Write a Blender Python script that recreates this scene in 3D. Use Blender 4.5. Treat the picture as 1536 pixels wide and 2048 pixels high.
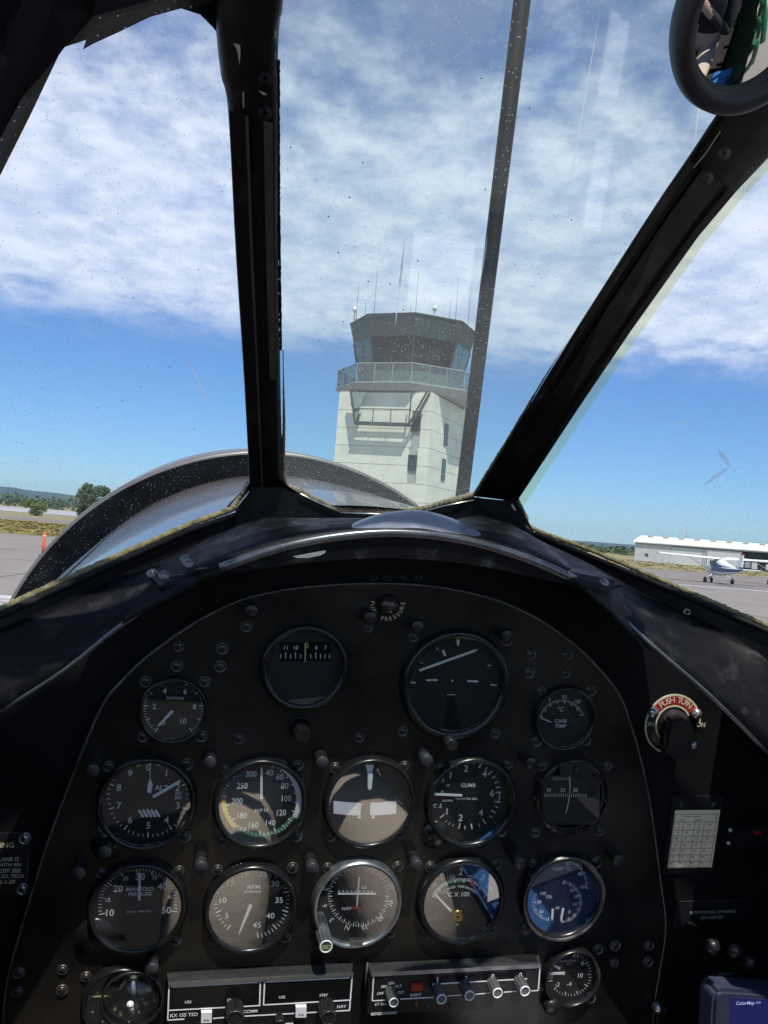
import bpy, bmesh, math, random
from math import sin, cos, pi, radians, sqrt, atan2
from mathutils import Vector, Matrix, noise
random.seed(7)
sc = bpy.context.scene
for o in list(bpy.data.objects): bpy.data.objects.remove(o)
COL = sc.collection

# ------------------------------------------------------------------ camera
F, CX, CY = 1716.0, 768.0, 1024.0            # focal length and centre, in photo pixels
CAM = Vector((0, 0, 2.4))
PITCH, ROLL = radians(1.24), radians(4.4)
fwd = Vector((0, cos(PITCH), sin(PITCH)))
up0 = Vector((0, -sin(PITCH), cos(PITCH)))
RT = Vector((1, 0, 0)) * cos(ROLL) + up0 * sin(ROLL)
UP = Vector((-1, 0, 0)) * sin(ROLL) + up0 * cos(ROLL)
cam_d = bpy.data.cameras.new('camera'); cam = bpy.data.objects.new('camera', cam_d); COL.objects.link(cam)
cam.matrix_world = Matrix(((RT.x, UP.x, -fwd.x, CAM.x), (RT.y, UP.y, -fwd.y, CAM.y), (RT.z, UP.z, -fwd.z, CAM.z), (0, 0, 0, 1)))
cam_d.sensor_fit = 'VERTICAL'; cam_d.sensor_height = 32.0; cam_d.lens = 32.0 * F / 2048.0
cam_d.clip_start = 0.02; cam_d.clip_end = 20000
sc.camera = cam
sc.render.resolution_x, sc.render.resolution_y = 768, 1024

# ------------------------------------------------------------------ sun and sky
SUN_EL = radians(64)
sun_h = Vector((0.28, -0.96, 0)).normalized()
to_sun = Vector((sun_h.x * cos(SUN_EL), sun_h.y * cos(SUN_EL), sin(SUN_EL)))
sd = bpy.data.lights.new('sun', 'SUN'); sd.energy = 4.6; sd.angle = radians(0.53); sd.color = (1, 0.95, 0.87)
sun = bpy.data.objects.new('sun', sd); COL.objects.link(sun)
sun.rotation_euler = to_sun.to_track_quat('Z', 'Y').to_euler(); sun.location = (0, 0, 30)

W = bpy.data.worlds.new('World'); sc.world = W; W.use_nodes = True
nt = W.node_tree; nt.nodes.clear()
def N(t, **k):
    n = nt.nodes.new(t)
    for a, b in k.items(): setattr(n, a, b)
    return n
def L(a, b): nt.links.new(a, b)
def wm(op, a, b=None, clamp=False):
    n = N('ShaderNodeMath', operation=op, use_clamp=clamp)
    for i, q in enumerate((a, b)):
        if q is None: continue
        if isinstance(q, (int, float)): n.inputs[i].default_value = q
        else: L(q, n.inputs[i])
    return n.outputs[0]
out = N('ShaderNodeOutputWorld'); bg = N('ShaderNodeBackground')
sky = N('ShaderNodeTexSky'); sky.sky_type = 'NISHITA'; sky.sun_disc = False
sky.sun_elevation = SUN_EL; sky.sun_rotation = atan2(sun_h.x, sun_h.y)
sky.air_density = 1.0; sky.dust_density = 0.05; sky.ozone_density = 3.0; sky.altitude = 60
SKY_S = 0.115
tc = N('ShaderNodeTexCoord'); sp = N('ShaderNodeSeparateXYZ'); L(tc.outputs['Generated'], sp.inputs[0])
zc = wm('MAXIMUM', sp.outputs[2], 0.02)
iz = wm('DIVIDE', 1.0, wm('ADD', zc, 0.20))
cmb = N('ShaderNodeCombineXYZ'); L(wm('MULTIPLY', sp.outputs[0], iz), cmb.inputs[0]); L(wm('MULTIPLY', sp.outputs[1], iz), cmb.inputs[1])
def noise_n(vec, scale, det, rough, dist=0.0, seed=0.0):
    n = N('ShaderNodeTexNoise', noise_dimensions='4D'); n.inputs['Scale'].default_value = scale; n.inputs['Detail'].default_value = det
    n.inputs['Roughness'].default_value = rough; n.inputs['Distortion'].default_value = dist; n.inputs['W'].default_value = seed
    L(vec, n.inputs['Vector']); return n.outputs['Fac']
def ramp(v, a, b, lo=0.0, hi=1.0):
    n = N('ShaderNodeMapRange', interpolation_type='SMOOTHSTEP'); L(v, n.inputs[0])
    for i, q in zip((1, 2, 3, 4), (a, b, lo, hi)): n.inputs[i].default_value = q
    return n.outputs[0]
big = noise_n(cmb.outputs[0], 1.1, 3, 0.5, 0.2, 1.0)
mid = noise_n(cmb.outputs[0], 8.5, 6, 0.55, 0.1, 4.0)
fine = noise_n(cmb.outputs[0], 21.0, 5, 0.58, 0.1, 9.0)
dens = wm('ADD', wm('MULTIPLY', big, 0.50), wm('ADD', wm('MULTIPLY', mid, 0.64), wm('MULTIPLY', fine, 0.24)))
thick = ramp(sp.outputs[2], 0.60, 0.28, -0.26, 0.34)                     # the layer is seen more edge-on, so denser, towards the horizon
cover = ramp(wm('ADD', dens, thick), 0.46, 0.98, 0.14, 1.0)
edge = ramp(wm('ADD', sp.outputs[2], wm('MULTIPLY', wm('SUBTRACT', big, 0.5), 0.10)), 0.17, 0.24)
edge2 = ramp(wm('ADD', sp.outputs[2], wm('MULTIPLY', wm('SUBTRACT', mid, 0.5), 0.12)), 0.165, 0.235)
alpha = wm('MULTIPLY', cover, wm('MULTIPLY', edge, edge2), True)
alpha = wm('MULTIPLY', alpha, 0.95)
cl = N('ShaderNodeMix', data_type='RGBA'); L(ramp(wm('ADD', mid, wm('MULTIPLY', fine, 0.4)), 0.45, 0.95), cl.inputs[0])
cl.inputs[6].default_value = (0.48 / SKY_S, 0.59 / SKY_S, 0.83 / SKY_S, 1); cl.inputs[7].default_value = (0.80 / SKY_S, 0.88 / SKY_S, 1.0 / SKY_S, 1)
mx = N('ShaderNodeMix', data_type='RGBA'); L(alpha, mx.inputs[0]); tint = N('ShaderNodeMix', data_type='RGBA', blend_type='MULTIPLY'); tint.inputs[0].default_value = 1.0; L(sky.outputs[0], tint.inputs[6]); tint.inputs[7].default_value = (0.52, 0.76, 1.06, 1)
L(tint.outputs[2], mx.inputs[6]); L(cl.outputs[2], mx.inputs[7])
L(mx.outputs[2], bg.inputs[0]); bg.inputs[1].default_value = SKY_S; L(bg.outputs[0], out.inputs[0])

sc.view_settings.view_transform = 'Standard'; sc.view_settings.look = 'None'; sc.view_settings.exposure = 0.15; sc.view_settings.gamma = 1.0
sc.view_settings.use_curve_mapping = False
sc.render.engine = 'CYCLES'
sc.cycles.use_denoising = True
sc.cycles.transparent_max_bounces = 24; sc.cycles.max_bounces = 8; sc.cycles.sample_clamp_indirect = 6

# ------------------------------------------------------------------ frames of reference
def cam2w(x, y, z): return RT * x - UP * y + fwd * z          # camera space: x right, y down, z forward
def ray(px, py): return cam2w((px - CX) / F, (py - CY) / F, 1.0)
def at(px, py, Y):                                              # the point of a line of sight that lies Y metres ahead
    r = ray(px, py); return CAM + r * (Y / r.y)
# the aircraft's own frame: origin in the middle of the instrument panel, x right, y up the panel, z towards the pilot
U = cam2w(0.97397542, 0.06865607, 0.21600514); V = -cam2w(-0.08835173, 0.99263553, 0.08287746); Z = -cam2w(-0.20872434, -0.09980504, 0.97286849)
O = CAM + cam2w(-0.014092, 0.25603613, 0.76248801)
AIR = Matrix(((U.x, V.x, Z.x, O.x), (U.y, V.y, Z.y, O.y), (U.z, V.z, Z.z, O.z), (0, 0, 0, 1)))
AINV = AIR.inverted()
CA = AINV @ CAM
AR = AINV.to_3x3()
def aray(px, py): return AR @ ray(px, py)
def pz(px, py, z=0.0):                                          # point of the aircraft frame on the plane z
    d = aray(px, py); return CA + d * ((z - CA.z) / d.z)
def pn(px, py, n): return pz(px, py, CA.z - n)                  # the same, n metres ahead of the eye
class Plane:
    def __init__(s, a, b, c):
        s.p = a; s.n = (b - a).cross(c - a).normalized()
        if s.n.dot(CA - a) < 0: s.n = -s.n
    def __call__(s, px, py, off=0.0):
        d = aray(px, py); return CA + d * ((s.p + s.n * off - CA).dot(s.n) / d.dot(s.n))

# ------------------------------------------------------------------ materials
MATS = {}
def mat(name, col, rough=0.5, metal=0.0, var=0.15, scale=40.0, bump=0.0, bscale=200.0, spec=0.5, col2=None, coat=0.0, rvar=0.12, emit=None, estr=0.0, lo=0.35, hi=0.65):
    m = bpy.data.materials.new(name); m.use_nodes = True; t = m.node_tree; b = t.nodes['Principled BSDF']
    c = t.nodes.new('ShaderNodeTexCoord'); n = t.nodes.new('ShaderNodeTexNoise'); n.inputs['Scale'].default_value = scale; n.inputs['Detail'].default_value = 6
    n.inputs['Roughness'].default_value = 0.6
    t.links.new(c.outputs['Object'], n.inputs['Vector'])
    r = t.nodes.new('ShaderNodeValToRGB'); t.links.new(n.outputs['Fac'], r.inputs[0])
    c2 = col2 or tuple(x * (1 + var) for x in col); c1 = col if col2 else tuple(x * (1 - var) for x in col)
    r.color_ramp.elements[0].position = lo; r.color_ramp.elements[1].position = hi
    r.color_ramp.elements[0].color = (*c1, 1); r.color_ramp.elements[1].color = (*c2, 1)
    t.links.new(r.outputs[0], b.inputs['Base Color'])
    mr = t.nodes.new('ShaderNodeMapRange'); t.links.new(n.outputs['Fac'], mr.inputs[0]); mr.inputs[1].default_value = .3; mr.inputs[2].default_value = .7
    mr.inputs[3].default_value = max(0.02, rough - rvar * rough); mr.inputs[4].default_value = min(1, rough + rvar * rough); t.links.new(mr.outputs[0], b.inputs['Roughness'])
    b.inputs['Metallic'].default_value = metal; b.inputs['Specular IOR Level'].default_value = spec; b.inputs['Coat Weight'].default_value = coat
    if bump:
        n2 = t.nodes.new('ShaderNodeTexNoise'); n2.inputs['Scale'].default_value = bscale; n2.inputs['Detail'].default_value = 5
        t.links.new(c.outputs['Object'], n2.inputs['Vector']); bp = t.nodes.new('ShaderNodeBump'); bp.inputs['Strength'].default_value = bump; bp.inputs['Distance'].default_value = 0.6 / bscale
        t.links.new(n2.outputs['Fac'], bp.inputs['Height']); t.links.new(bp.outputs[0], b.inputs['Normal'])
    if emit: b.inputs['Emission Color'].default_value = (*emit, 1); b.inputs['Emission Strength'].default_value = estr
    MATS[name] = m; return m
def glass_mat(name, refl, tint=(1, 1, 1), rough=0.01, dust=0.0, specks=0.0, dirt=(0.7, 0.69, 0.64), grad=0.0):
    m = bpy.data.materials.new(name); m.use_nodes = True; t = m.node_tree; t.nodes.clear(); K = lambda q: t.nodes.new(q); J = t.links.new
    o = K('ShaderNodeOutputMaterial'); tr = K('ShaderNodeBsdfTransparent'); tr.inputs[0].default_value = (*tint, 1)
    gl = K('ShaderNodeBsdfGlossy'); gl.inputs['Roughness'].default_value = rough; gl.inputs[0].default_value = (1, 1, 1, 1)
    lw = K('ShaderNodeLayerWeight'); pw = K('ShaderNodeMath'); pw.operation = 'POWER'; J(lw.outputs['Facing'], pw.inputs[0]); pw.inputs[1].default_value = 5.0
    ad = K('ShaderNodeMath'); ad.operation = 'MULTIPLY_ADD'; ad.use_clamp = True
    J(pw.outputs[0], ad.inputs[0]); ad.inputs[1].default_value = 0.25; ad.inputs[2].default_value = refl
    mx = K('ShaderNodeMixShader'); J(ad.outputs[0], mx.inputs[0]); J(tr.outputs[0], mx.inputs[1]); J(gl.outputs[0], mx.inputs[2]); last = mx.outputs[0]
    if dust or specks:
        c = K('ShaderNodeTexCoord'); dfa = K('ShaderNodeBsdfDiffuse'); dfa.inputs[0].default_value = (*dirt, 1); dfb = K('ShaderNodeBsdfTranslucent'); dfb.inputs[0].default_value = (*dirt, 1)
        df = K('ShaderNodeMixShader'); df.inputs[0].default_value = .6; J(dfa.outputs[0], df.inputs[1]); J(dfb.outputs[0], df.inputs[2])
        v = K('ShaderNodeTexVoronoi'); v.inputs['Scale'].default_value = 360; v.inputs['Randomness'].default_value = 1; J(c.outputs['Object'], v.inputs['Vector'])
        lt = K('ShaderNodeMapRange'); J(v.outputs['Distance'], lt.inputs[0]); lt.inputs[1].default_value = .20; lt.inputs[2].default_value = .10; lt.inputs[3].default_value = 0; lt.inputs[4].default_value = 1
        sx = K('ShaderNodeSeparateXYZ'); J(v.outputs['Color'], sx.inputs[0])
        n = K('ShaderNodeTexNoise'); n.inputs['Scale'].default_value = 14; n.inputs['Detail'].default_value = 5; J(c.outputs['Object'], n.inputs['Vector'])
        th = K('ShaderNodeMath'); th.operation = 'MULTIPLY_ADD'; J(n.outputs['Fac'], th.inputs[0]); th.inputs[1].default_value = 1.0; th.inputs[2].default_value = -0.32 + specks
        ls = K('ShaderNodeMath'); ls.operation = 'LESS_THAN'; J(sx.outputs[0], ls.inputs[0]); J(th.outputs[0], ls.inputs[1])
        mu = K('ShaderNodeMath'); mu.operation = 'MULTIPLY'; J(lt.outputs[0], mu.inputs[0]); J(ls.outputs[0], mu.inputs[1])
        gy = K('ShaderNodeSeparateXYZ'); J(c.outputs['Object'], gy.inputs[0])
        gr = K('ShaderNodeMapRange'); J(gy.outputs[1], gr.inputs[0]); gr.inputs[1].default_value = .02; gr.inputs[2].default_value = .26; gr.inputs[3].default_value = grad; gr.inputs[4].default_value = 0.0   # more splashes low on the pane
        t2 = K('ShaderNodeMath'); t2.operation = 'ADD'; J(th.outputs[0], t2.inputs[0]); J(gr.outputs[0], t2.inputs[1]); J(t2.outputs[0], ls.inputs[1])
        m3 = K('ShaderNodeMath'); m3.operation = 'MULTIPLY'; J(mu.outputs[0], m3.inputs[0]); m3.inputs[1].default_value = 0.6
        n2 = K('ShaderNodeTexNoise'); n2.inputs['Scale'].default_value = 5; n2.inputs['Detail'].default_value = 7; n2.inputs['Roughness'].default_value = .65; J(c.outputs['Object'], n2.inputs['Vector'])
        dg_ = K('ShaderNodeMath'); dg_.operation = 'MULTIPLY_ADD'; J(gr.outputs[0], dg_.inputs[0]); dg_.inputs[1].default_value = dust * 3; dg_.inputs[2].default_value = dust * 2
        ma = K('ShaderNodeMath'); ma.operation = 'MULTIPLY_ADD'; ma.use_clamp = True; J(n2.outputs['Fac'], ma.inputs[0]); J(dg_.outputs[0], ma.inputs[1]); J(m3.outputs[0], ma.inputs[2])
        m2 = K('ShaderNodeMixShader'); J(ma.outputs[0], m2.inputs[0]); J(last, m2.inputs[1]); J(df.outputs[0], m2.inputs[2]); last = m2.outputs[0]
    J(last, o.inputs[0]); MATS[name] = m; return m

mat('panel_black', (0.006, 0.0055, 0.005), 0.30, 0, .3, 9, 0.05, 500, spec=.42, col2=(0.022, 0.018, 0.013), rvar=.3, lo=.38, hi=.72)
mat('bulkhead_black', (0.006, 0.006, 0.007), 0.55, 0, .3, 12, 0.06, 700, spec=.15)
mat('frame_black', (0.006, 0.006, 0.007), 0.5, 0, .5, 45, 0.15, 260, spec=.14, rvar=.4, col2=(0.032, 0.030, 0.028), lo=.58, hi=.82)
mat('frame_strip', (0.045, 0.040, 0.034), 0.5, 0, .3, 30, 0.1, 300)
mat('hood_black', (0.006, 0.006, 0.0068), 0.5, 0, .3, 55, 0.12, 500, spec=.14, col2=(0.045, 0.044, 0.043), lo=.56, hi=.80, rvar=.35)
mat('lip_metal', (0.13, 0.13, 0.135), 0.28, 0.7, .25, 40, 0.05, 400)
mat('pad_leather', (0.20, 0.21, 0.25), 0.32, 0, .2, 60, 0.12, 700, coat=0.3)
mat('bezel_black', (0.010, 0.010, 0.010), 0.26, 0, .2, 60)
mat('bezel_silver', (0.42, 0.42, 0.42), 0.32, 0.9, .1, 120)
mat('dial_black', (0.010, 0.010, 0.011), 0.6, 0, .2, 80)
mat('dial_white', (0.86, 0.88, 0.88), 0.6, 0, .05, 80)
mat('dial_yellow', (0.75, 0.62, 0.06), 0.6, 0, .05, 80)
mat('dial_green', (0.06, 0.26, 0.12), 0.6, 0, .05, 80)
mat('dial_red', (0.45, 0.03, 0.02), 0.6, 0, .05, 80)
mat('lume', (0.52, 0.55, 0.20), 0.6, 0, .1, 80)
mat('edge_worn', (0.12, 0.112, 0.105), 0.38, 0.6, .5, 90)
mat('steel', (0.42, 0.42, 0.41), 0.32, 0.95, .25, 200)
mat('screw_dark', (0.065, 0.062, 0.058), 0.34, 0.6, .4, 300)
mat('screw_slot', (0.003, 0.003, 0.003), 0.8, 0, .1, 50)
mat('knob_black', (0.014, 0.014, 0.014), 0.38, 0, .2, 80)
mat('knob_grey', (0.10, 0.10, 0.105), 0.4, 0.1, .2, 80)
mat('post_grey', (0.042, 0.042, 0.045), 0.45, 0.3, .2, 150)
mat('brass', (0.62, 0.40, 0.10), 0.3, 0.95, .2, 150)
mat('amber', (0.30, 0.10, 0.02), 0.15, 0, .1, 80)
mat('button_white', (0.78, 0.79, 0.80), 0.35, 0, .04, 80)
mat('ident_red', (0.42, 0.035, 0.015), 0.25, 0, .15, 200)
mat('lens_dark', (0.05, 0.028, 0.03), 0.12, 0, .1, 60)
mat('display_black', (0.006, 0.006, 0.007), 0.12, 0, .1, 60)
mat('placard_black', (0.010, 0.010, 0.011), 0.4, 0, .2, 60)
mat('engraved_cream', (0.62, 0.56, 0.38), 0.6, 0, .1, 90)
mat('card_paper', (0.94, 0.80, 0.54), 0.8, 0, .05, 60)
mat('engraved_grey', (0.34, 0.33, 0.31), 0.6, 0, .1, 90)
mat('ink', (0.07, 0.06, 0.05), 0.8, 0, .1, 60)
mat('placard_red', (0.36, 0.02, 0.02), 0.45, 0, .15, 90)
mat('device_grey', (0.035, 0.045, 0.075), 0.4, 0, .1, 60)
mat('screen_blue', (0.01, 0.012, 0.06), 0.15, 0, .1, 60, emit=(0.012, 0.014, 0.085), estr=0.6)
mat('screen_text', (0.2, 0.2, 0.3), 0.3, 0, .05, 60, emit=(0.3, 0.38, 0.6), estr=0.8)
mat('seal_moss', (0.075, 0.060, 0.018), 0.9, 0, .3, 130, 0.6, 400, col2=(0.30, 0.27, 0.13), lo=.3, hi=.7)
mat('seal_brown', (0.10, 0.060, 0.022), 0.8, 0, .3, 70, 0.6, 350, col2=(0.40, 0.36, 0.24), lo=.3, hi=.7)
mat('bare_metal', (0.55, 0.52, 0.50), 0.3, 0.9, .2, 160)
mat('paint_chip', (0.42, 0.41, 0.39), 0.5, 0.4, .15, 200)
mat('nose_metal', (0.115, 0.10, 0.09), 0.22, 0.25, .18, 6, 0.03, 30, coat=.35)
mat('cowl_grey', (0.17, 0.165, 0.16), 0.4, 0.2, .15, 9)
mat('gap_dark', (0.004, 0.0045, 0.006), 0.85, 0, .5, 18, 0.3, 60, spec=0.0)
mat('rubber', (0.012, 0.012, 0.016), 0.5, 0, .2, 60)
mat('green_paint', (0.018, 0.11, 0.045), 0.35, 0, .2, 30)
mat('green_dark', (0.012, 0.045, 0.022), 0.4, 0, .3, 12)
mat('tan_canvas', (0.20, 0.17, 0.135), 0.8, 0, .12, 20, 0.2, 200)
mat('shirt_khaki', (0.55, 0.465, 0.37), 0.85, 0, .08, 12, 0.2, 60)
mat('bag_blue', (0.03, 0.17, 0.46), 0.85, 0, .2, 60, 0.3, 500)
mat('jacket_dark', (0.02, 0.02, 0.024), 0.8, 0, .2, 30, 0.2, 200)
mat('skin', (0.50, 0.30, 0.22), 0.5, 0, .08, 30)
mat('hair', (0.05, 0.035, 0.025), 0.6, 0, .3, 120)
mat('paper_white', (0.80, 0.79, 0.82), 0.7, 0, .04, 30)
mat('concrete_cream', (0.78, 0.80, 0.66), 0.85, 0, .10, 0.9, 0.15, 30)
mat('concrete_grey', (0.42, 0.43, 0.41), 0.85, 0, .12, 3, 0.2, 40)
mat('cab_green', (0.055, 0.078, 0.072), 0.6, 0, .15, 4)
mat('cab_wall', (0.26, 0.33, 0.31), 0.6, 0, .1, 3)
mat('tower_glass', (0.016, 0.013, 0.014), 0.08, 0, .2, 3)
mat('tower_glass_pale', (0.10, 0.16, 0.19), 0.12, 0, .1, 3)
mat('rail_grey', (0.36, 0.40, 0.39), 0.5, 0.3, .1, 10)
mat('frame_steel', (0.09, 0.105, 0.105), 0.55, 0.3, .2, 6)
mat('window_dark', (0.05, 0.065, 0.075), 0.2, 0, .2, 5)
mat('pole_dark', (0.012, 0.011, 0.011), 0.5, 0.0, .3, 6, 0.05, 60, spec=.2)
mat('asphalt', (0.20, 0.175, 0.155), 0.9, 0, .12, 0.35, 0.2, 8)
mat('concrete_apron', (0.235, 0.21, 0.185), 0.9, 0, .08, 0.25, 0.2, 8)
mat('dry_grass', (0.27, 0.215, 0.115), 0.95, 0, .25, 0.12, 0.4, 3, col2=(0.22, 0.20, 0.085))
mat('green_grass', (0.20, 0.185, 0.045), 0.95, 0, .2, 0.18, 0.5, 3, col2=(0.28, 0.22, 0.075))
mat('gravel_pale', (0.36, 0.35, 0.35), 0.95, 0, .2, 0.05, 0.2, 2)
mat('hill_forest', (0.035, 0.06, 0.03), 0.95, 0, .35, 0.02)
mat('bark', (0.10, 0.07, 0.05), 0.9, 0, .3, 8, 0.4, 20)
mat('leaf_dark', (0.05, 0.085, 0.035), 0.7, 0, .3, 2.5, col2=(0.11, 0.15, 0.06))
mat('leaf_light', (0.085, 0.14, 0.03), 0.7, 0, .3, 2.5, col2=(0.17, 0.22, 0.05))
mat('leaf_far', (0.045, 0.075, 0.03), 0.8, 0, .3, 0.2, col2=(0.10, 0.13, 0.045))
mat('orange', (0.85, 0.14, 0.03), 0.5, 0, .06, 6)
mat('reflective_white', (0.75, 0.75, 0.75), 0.4, 0, .05, 6)
mat('hangar_wall', (0.54, 0.56, 0.54), 0.6, 0, .05, 1.2)
mat('hangar_door', (0.58, 0.60, 0.58), 0.6, 0, .05, 1.2)
mat('hangar_roof', (0.80, 0.80, 0.78), 0.5, 0, .04, 1)
mat('hangar_trim', (0.30, 0.31, 0.30), 0.6, 0, .1, 1)
mat('dark_inside', (0.02, 0.022, 0.026), 0.8, 0, .5, 0.6)
mat('plane_white', (0.80, 0.80, 0.79), 0.3, 0, .04, 2)
mat('plane_blue', (0.10, 0.13, 0.26), 0.3, 0, .1, 2)
mat('plane_red', (0.50, 0.06, 0.05), 0.4, 0, .1, 2)
mat('tyre', (0.015, 0.015, 0.015), 0.8, 0, .2, 10)
glass_mat('gauge_glass', 0.15, (0.99, 0.99, 0.99), 0.012)
glass_mat('pane_glass', 0.05, (0.955, 0.99, 0.975), 0.006, dust=0.046, specks=0.10, grad=.42)
glass_mat('side_glass', 0.015, (0.99, 0.99, 0.995), 0.006, dust=0.006, specks=-0.02, grad=.22)
glass_mat('rail_mesh', 0.0, (0.75, 0.80, 0.80), 0.3, dust=0.30, specks=-0.5, dirt=(0.5, 0.55, 0.55))
glass_mat('stain_yellow', 0.0, (0.99, 0.96, 0.70), 0.2, dust=0.16, specks=-0.5, dirt=(0.85, 0.74, 0.32))
glass_mat('pale_streak', 0.0, (1, 1, 1), 0.3, dust=0.7, specks=-0.5, dirt=(0.95, 0.95, 0.95))
glass_mat('compass_glass', 0.012, (0.95, 0.95, 0.95), 0.02)
glass_mat('clear_plastic', 0.045, (0.93, 0.95, 0.95), 0.02)
m = bpy.data.materials.new('mirror_glass'); m.use_nodes = True; b = m.node_tree.nodes['Principled BSDF']; b.inputs['Metallic'].default_value = 1; b.inputs['Roughness'].default_value = .02
b.inputs['Base Color'].default_value = (.86, .86, .84, 1); MATS['mirror_glass'] = m

# ------------------------------------------------------------------ mesh building
TXT = {}
def text_geo(s):
    if s not in TXT:
        cu = bpy.data.curves.new('lettering', 'FONT'); cu.body = s; cu.align_x = 'CENTER'; cu.align_y = 'CENTER'; cu.resolution_u = 3; cu.offset = 0.010
        ob = bpy.data.objects.new('lettering', cu); me = ob.to_mesh()
        vs = [v.co.copy() for v in me.vertices]; fs = [tuple(p.vertices) for p in me.polygons]
        ob.to_mesh_clear(); bpy.data.objects.remove(ob); bpy.data.curves.remove(cu)
        if vs:
            y0 = min(v.y for v in vs); y1 = max(v.y for v in vs); x0 = min(v.x for v in vs); x1 = max(v.x for v in vs)
            c = Vector(((x0 + x1) / 2, (y0 + y1) / 2, 0)); vs = [v - c for v in vs]
            h = y1 - y0
        else: h = 1
        TXT[s] = (vs, fs, h)
    return TXT[s]
class MB:
    def __init__(s): s.v = []; s.f = []; s.m = []; s.s = []
    def add(s, vs, fs, mi=0, sm=False):
        b = len(s.v); s.v += [Vector(q) for q in vs]
        for q in fs: s.f.append(tuple(b + i for i in q)); s.m.append(mi); s.s.append(sm)
        return s
    def poly(s, pts, mi=0): return s.add(pts, [tuple(range(len(pts)))], mi)
    def solid(s, a, b, mi=0):                                     # prism between two matching loops
        n = len(a); return s.add(list(a) + list(b), [tuple(range(n)), tuple(range(2 * n - 1, n - 1, -1))] + [(i, n + i, n + (i + 1) % n, (i + 1) % n) for i in range(n)], mi)
    def box(s, c, sz, mi=0, M=None):
        c = Vector(c); h = [q / 2 for q in sz]
        vs = [Vector((x * h[0], y * h[1], z * h[2])) for z in (-1, 1) for y in (-1, 1) for x in (-1, 1)]
        if M: vs = [M @ q for q in vs]
        return s.add([q + c for q in vs], [(0, 2, 3, 1), (4, 5, 7, 6), (0, 1, 5, 4), (2, 6, 7, 3), (0, 4, 6, 2), (1, 3, 7, 5)], mi)
    def bar(s, a, b, w, h=None, mi=0, upv=None):
        a = Vector(a); b = Vector(b); d = (b - a).normalized(); u = upv or (Vector((0, 0, 1)) if abs(d.z) < .9 else Vector((1, 0, 0)))
        x = d.cross(u).normalized(); y = x.cross(d).normalized(); h = h or w
        q = [x * i * w / 2 + y * j * h / 2 for i, j in ((-1, -1), (1, -1), (1, 1), (-1, 1))]
        return s.solid([a + k for k in q], [b + k for k in q], mi)
    def tube(s, path, r, seg=8, mi=0, closed=False, caps=True, sm=True, jit=0.0):
        path = [Vector(p) for p in path]; n = len(path); rs = r if isinstance(r, (list, tuple)) else [r] * n
        b = len(s.v); x = None; rings = []
        for i, p in enumerate(path):
            if closed: d = path[(i + 1) % n] - path[i - 1]
            else: d = path[min(i + 1, n - 1)] - path[max(i - 1, 0)]
            d.normalize()
            if x is None: x = d.orthogonal().normalized()
            x = (x - d * x.dot(d)).normalized(); y = d.cross(x)
            rr = rs[i]
            s.v += [p + (x * cos(2 * pi * k / seg) + y * sin(2 * pi * k / seg)) * rr * (1 + (random.uniform(-jit, jit) if jit else 0)) for k in range(seg)]
        for i in range(n if closed else n - 1):
            j = (i + 1) % n
            for k in range(seg):
                s.f.append((b + i * seg + k, b + i * seg + (k + 1) % seg, b + j * seg + (k + 1) % seg, b + j * seg + k)); s.m.append(mi); s.s.append(sm)
        if caps and not closed:
            s.f.append(tuple(b + k for k in range(seg - 1, -1, -1))); s.m.append(mi); s.s.append(False)
            s.f.append(tuple(b + (n - 1) * seg + k for k in range(seg))); s.m.append(mi); s.s.append(False)
        return s
    def lathe(s, prof, seg=32, c=(0, 0, 0), mi=0, sm=True, M=None, a0=0.0, a1=2 * pi, close=False):   # profile of (r, z) about z
        c = Vector(c); full = abs(a1 - a0 - 2 * pi) < 1e-6; na = seg if full else seg + 1; b = len(s.v); n = len(prof)
        for i in range(na):
            a = a0 + (a1 - a0) * i / seg
            for r, z in prof:
                q = Vector((r * sin(a), r * cos(a), z)); s.v.append((M @ q if M else q) + c)
        for i in range(seg):
            j = (i + 1) % na
            for k in range(n if close else n - 1):
                k2 = (k + 1) % n
                s.f.append((b + i * n + k, b + j * n + k, b + j * n + k2, b + i * n + k2)); s.m.append(mi); s.s.append(sm)
        return s
    def text(s, t, c, size, mi=0, rot=0.0, sx=1.0):               # size = height of the lettering
        vs, fs, h = text_geo(t); k = size / h; c = Vector(c); R = Matrix.Rotation(rot, 3, 'Z')
        return s.add([c + R @ Vector((q.x * k * sx, q.y * k, 0)) for q in vs], fs, mi)
    def strip(s, A, B, mi=0, sm=False):
        n = len(A); return s.add(list(A) + list(B), [(i, i + 1, n + i + 1, n + i) for i in range(n - 1)], mi, sm)
    def build(s, name, mats, parent=None, origin=None, bevel=0.0, frame=None):
        me = bpy.data.meshes.new(name)
        vs = [q - origin for q in s.v] if origin is not None else s.v
        me.from_pydata([tuple(q) for q in vs], [], s.f)
        for q in ([mats] if isinstance(mats, str) else mats): me.materials.append(MATS[q])
        me.polygons.foreach_set('material_index', s.m); me.polygons.foreach_set('use_smooth', s.s)
        bm = bmesh.new(); bm.from_mesh(me); bmesh.ops.recalc_face_normals(bm, faces=bm.faces)
        if bevel: bmesh.ops.remove_doubles(bm, verts=bm.verts, dist=1e-6); bmesh.ops.bevel(bm, geom=[e for e in bm.edges if len(e.link_faces) == 2 and e.calc_face_angle(0) > .5], offset=bevel, segments=2, affect='EDGES', clamp_overlap=True)
        bm.to_mesh(me); bm.free(); me.update()
        o = bpy.data.objects.new(name, me); COL.objects.link(o)
        if parent: o.parent = parent
        if frame is not None: o.matrix_world = frame
        return o
def tag(o, label=None, cat=None, group=None, kind=None):
    for k, v in (('label', label), ('category', cat), ('group', group), ('kind', kind)):
        if v: o[k] = v
    return o
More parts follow.
